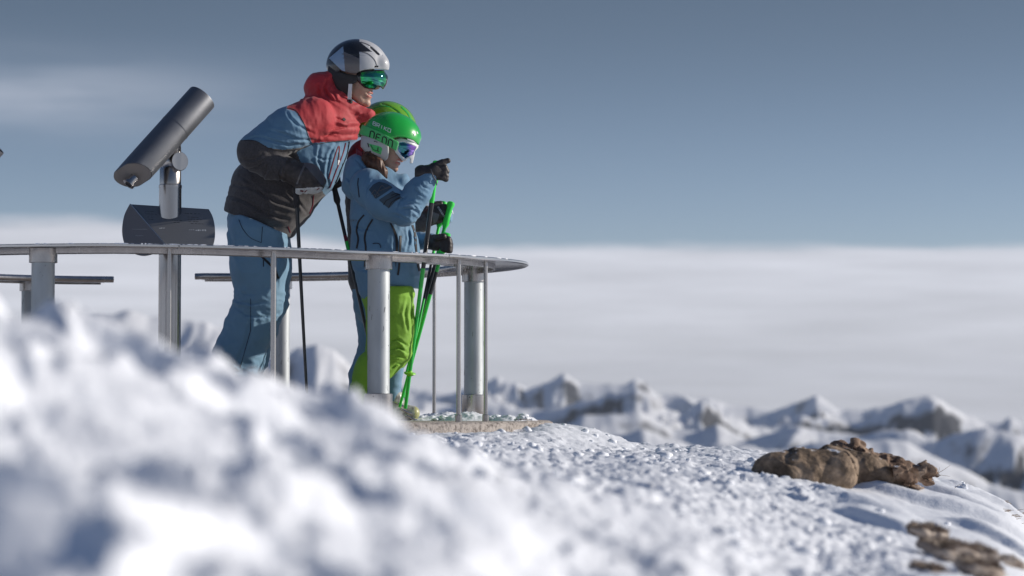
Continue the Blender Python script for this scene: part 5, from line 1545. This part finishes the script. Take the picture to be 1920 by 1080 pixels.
rock('rock', 'pale sunlit jagged rock just right of the highest crag', [(1640, 862, 1680, 872, 18, 15, 0), (1660, 880, 1690, 885, 16, 12, 0)], 9.95, .010, 33, M['rock2'], .014, .0055)
rock('rock', 'dark angular rock under the sunlit jagged one, touching the snow', [(1650, 888, 1682, 892, 15, 14, 0)], 9.6, .008, 43, M['rock2'], .012, .005)
rock('rock', 'reddish flat-faced rock with a blunt right end low on the snow slope', [(1685, 892, 1712, 903, 14, 11, 0)], 9.45, .006, 53, M['rock2'], .014, .005)
rock('rock', 'small dark rock rightmost on the ridge below the crag', [(1702, 876, 1728, 886, 13, 12, 0), (1728, 888, 1742, 896, 12, 9, 0)], 10.0, .008, 63, M['rock2'], .012, .005)

# mats of withered grass and moss
M['straw'] = mat('withered grass', (.52, .44, .37), .8, col2=(.22, .165, .13), vscale=30, var=.1)
def tuft(label, cells, d, seed, nblade, hpx=9):
    rg = np.random.default_rng(seed); V = []; Fc = []
    c0 = W(cells[0][0], cells[0][1], d)
    G = Fig(d); mm = G.m
    def f(P):
        dd = None
        for x, y, rx, ry, dy in cells:
            q = ell(P, G.p(x, y, dy), (rx * mm, rx * mm * 1.3, ry * mm), -14); dd = q if dd is None else smin(dd, q, .02)
        return dd - .008 * fbm(P * 30, 3, seed) - .004 * ridged(P * np.array((40, 40, 20)), 2, seed + 3)
    xs = [c[0] for c in cells]; ys = [c[1] for c in cells]
    lo = G.p(min(xs) - 70, max(ys) + 40, -.25); hi = G.p(max(xs) + 70, min(ys) - 40, .25)
    o = surf(f, np.minimum(lo, hi), np.maximum(lo, hi), .006, 'grass_clump', [M['straw']], None)
    bvh = bvh_of(o); tot = sum(c[2] for c in cells); vb = MB()
    for k in range(nblade):
        c = cells[rg.choice(len(cells), p=[q[2] / tot for q in cells])]
        a = rg.uniform(0, 6.28); r = math.sqrt(rg.random())
        q = G.p(c[0] + c[2] * r * math.cos(a), c[1] - 2, c[4] + c[2] * mm * 1.2 * r * math.sin(a))
        hit = bvh.ray_cast(Vector((q[0], q[1], q[2] + .4)), Vector((0, 0, -1)))
        if hit[0] is None: continue
        b = np.array(hit[0]); L = hpx * mm * rg.uniform(.5, 1.5); w = .0012
        t = np.array((rg.normal() * .6, rg.normal() * .6, .9)); t /= np.linalg.norm(t); s = np.array((math.cos(a), math.sin(a), 0)) * w
        m1 = b + t * L * .6; e = m1 + (t + (rg.normal() * .4, rg.normal() * .4, -.3)) * L * .4
        i = len(vb.v); vb.add([b - s, b + s, m1 + s * .7, m1 - s * .7, e], [(0, 1, 2, 3), (3, 2, 4)])
    kind(vb.build('blades', M['straw'], o, False), 'stuff')
    return tag(o, label, 'grass')
tuft('small brown grass clump poking out of the smooth snow, highest of the clumps', [(1725, 998, 26, 8, 0), (1755, 1000, 24, 7, .02)], 7.2, 1, 900, 11)
tuft('wide mat of withered brown grass in the snow at lower right', [(1760, 1030, 40, 9, 0), (1800, 1036, 46, 13, .02), (1850, 1046, 26, 12, .02), (1775, 1048, 30, 8, -.03)], 6.6, 2, 1700, 12)
tuft('grass clump cut by the bottom border, left of its neighbours', [(1745, 1074, 38, 8, 0)], 6.0, 3, 700, 12)
tuft('dark grass clump at the bottom border below the wide grass mat', [(1830, 1068, 38, 13, 0), (1862, 1074, 20, 8, 0)], 6.1, 4, 900, 12)
tuft('narrow strip of bare ground with short grass, rightmost of the clumps', [(1890, 1050, 16, 5, 0), (1906, 1060, 14, 5, 0)], 6.6, 5, 90, 5)
# lone stalks on the ridge
def stalks():
    vb = MB()
    for pts in ([(1753, 890), (1768, 882), (1782, 872)], [(1748, 893), (1765, 891), (1781, 893)], [(1755, 892), (1760, 884), (1762, 876)], [(1790, 915), (1800, 908), (1806, 911)]):
        vb.tube([W(x, y, 10.6) for x, y in pts], [.0012, .001, .0005], 5)
    base = [W(1751 + i * 9, 897 + i * 6, 10.6) for i in range(4)]
    return tag(vb.build('dry_stalks', M['straw'], None), 'few thin frosted stalks standing on the ridge right of the rocks', 'grass')
stalks()
def scree():
    rg = np.random.default_rng(12); mb = MB()
    for k in range(70):
        px = 1880 + rg.random() * 60; d = 10.6 + rg.random() * .7; x = (px - 960) / F * d; z = ground_z(np.array([x]), np.array([d]))[0]
        L = .01 + .02 * rg.random(); a = rg.uniform(-.6, .6)
        mb.tube([(x - L * math.cos(a), d, z + .004), (x + L * math.cos(a), d + .01, z + .006 + L * math.sin(a) * .5)], [.0016, .0008], 5)
    o = mb.build('plant_debris', M['straw'], None); kind(o, 'stuff'); tag(o, 'reddish bits of dead plants on the snow at the right border', 'plant debris')
scree()
# ================================================================== AIR
hz = bpy.data.materials.new('haze'); hz.use_nodes = True
hn = hz.node_tree; hn.nodes.clear()
ho = hn.nodes.new('ShaderNodeOutputMaterial'); hv = hn.nodes.new('ShaderNodeVolumePrincipled')
hv.inputs['Color'].default_value = (0.80, 0.88, 1.0, 1); hv.inputs['Density'].default_value = 1.1e-5; hv.inputs['Anisotropy'].default_value = 0.0
hn.links.new(hv.outputs[0], ho.inputs['Volume'])
mb = MB(); mb.box((0, 9300, -415), (46000, 19400, 1300))
haze = mb.build('haze', hz, None, False); kind(haze, 'stuff')
tag(haze, 'thin pale blue mountain air between the summit and the far ranges', 'haze')
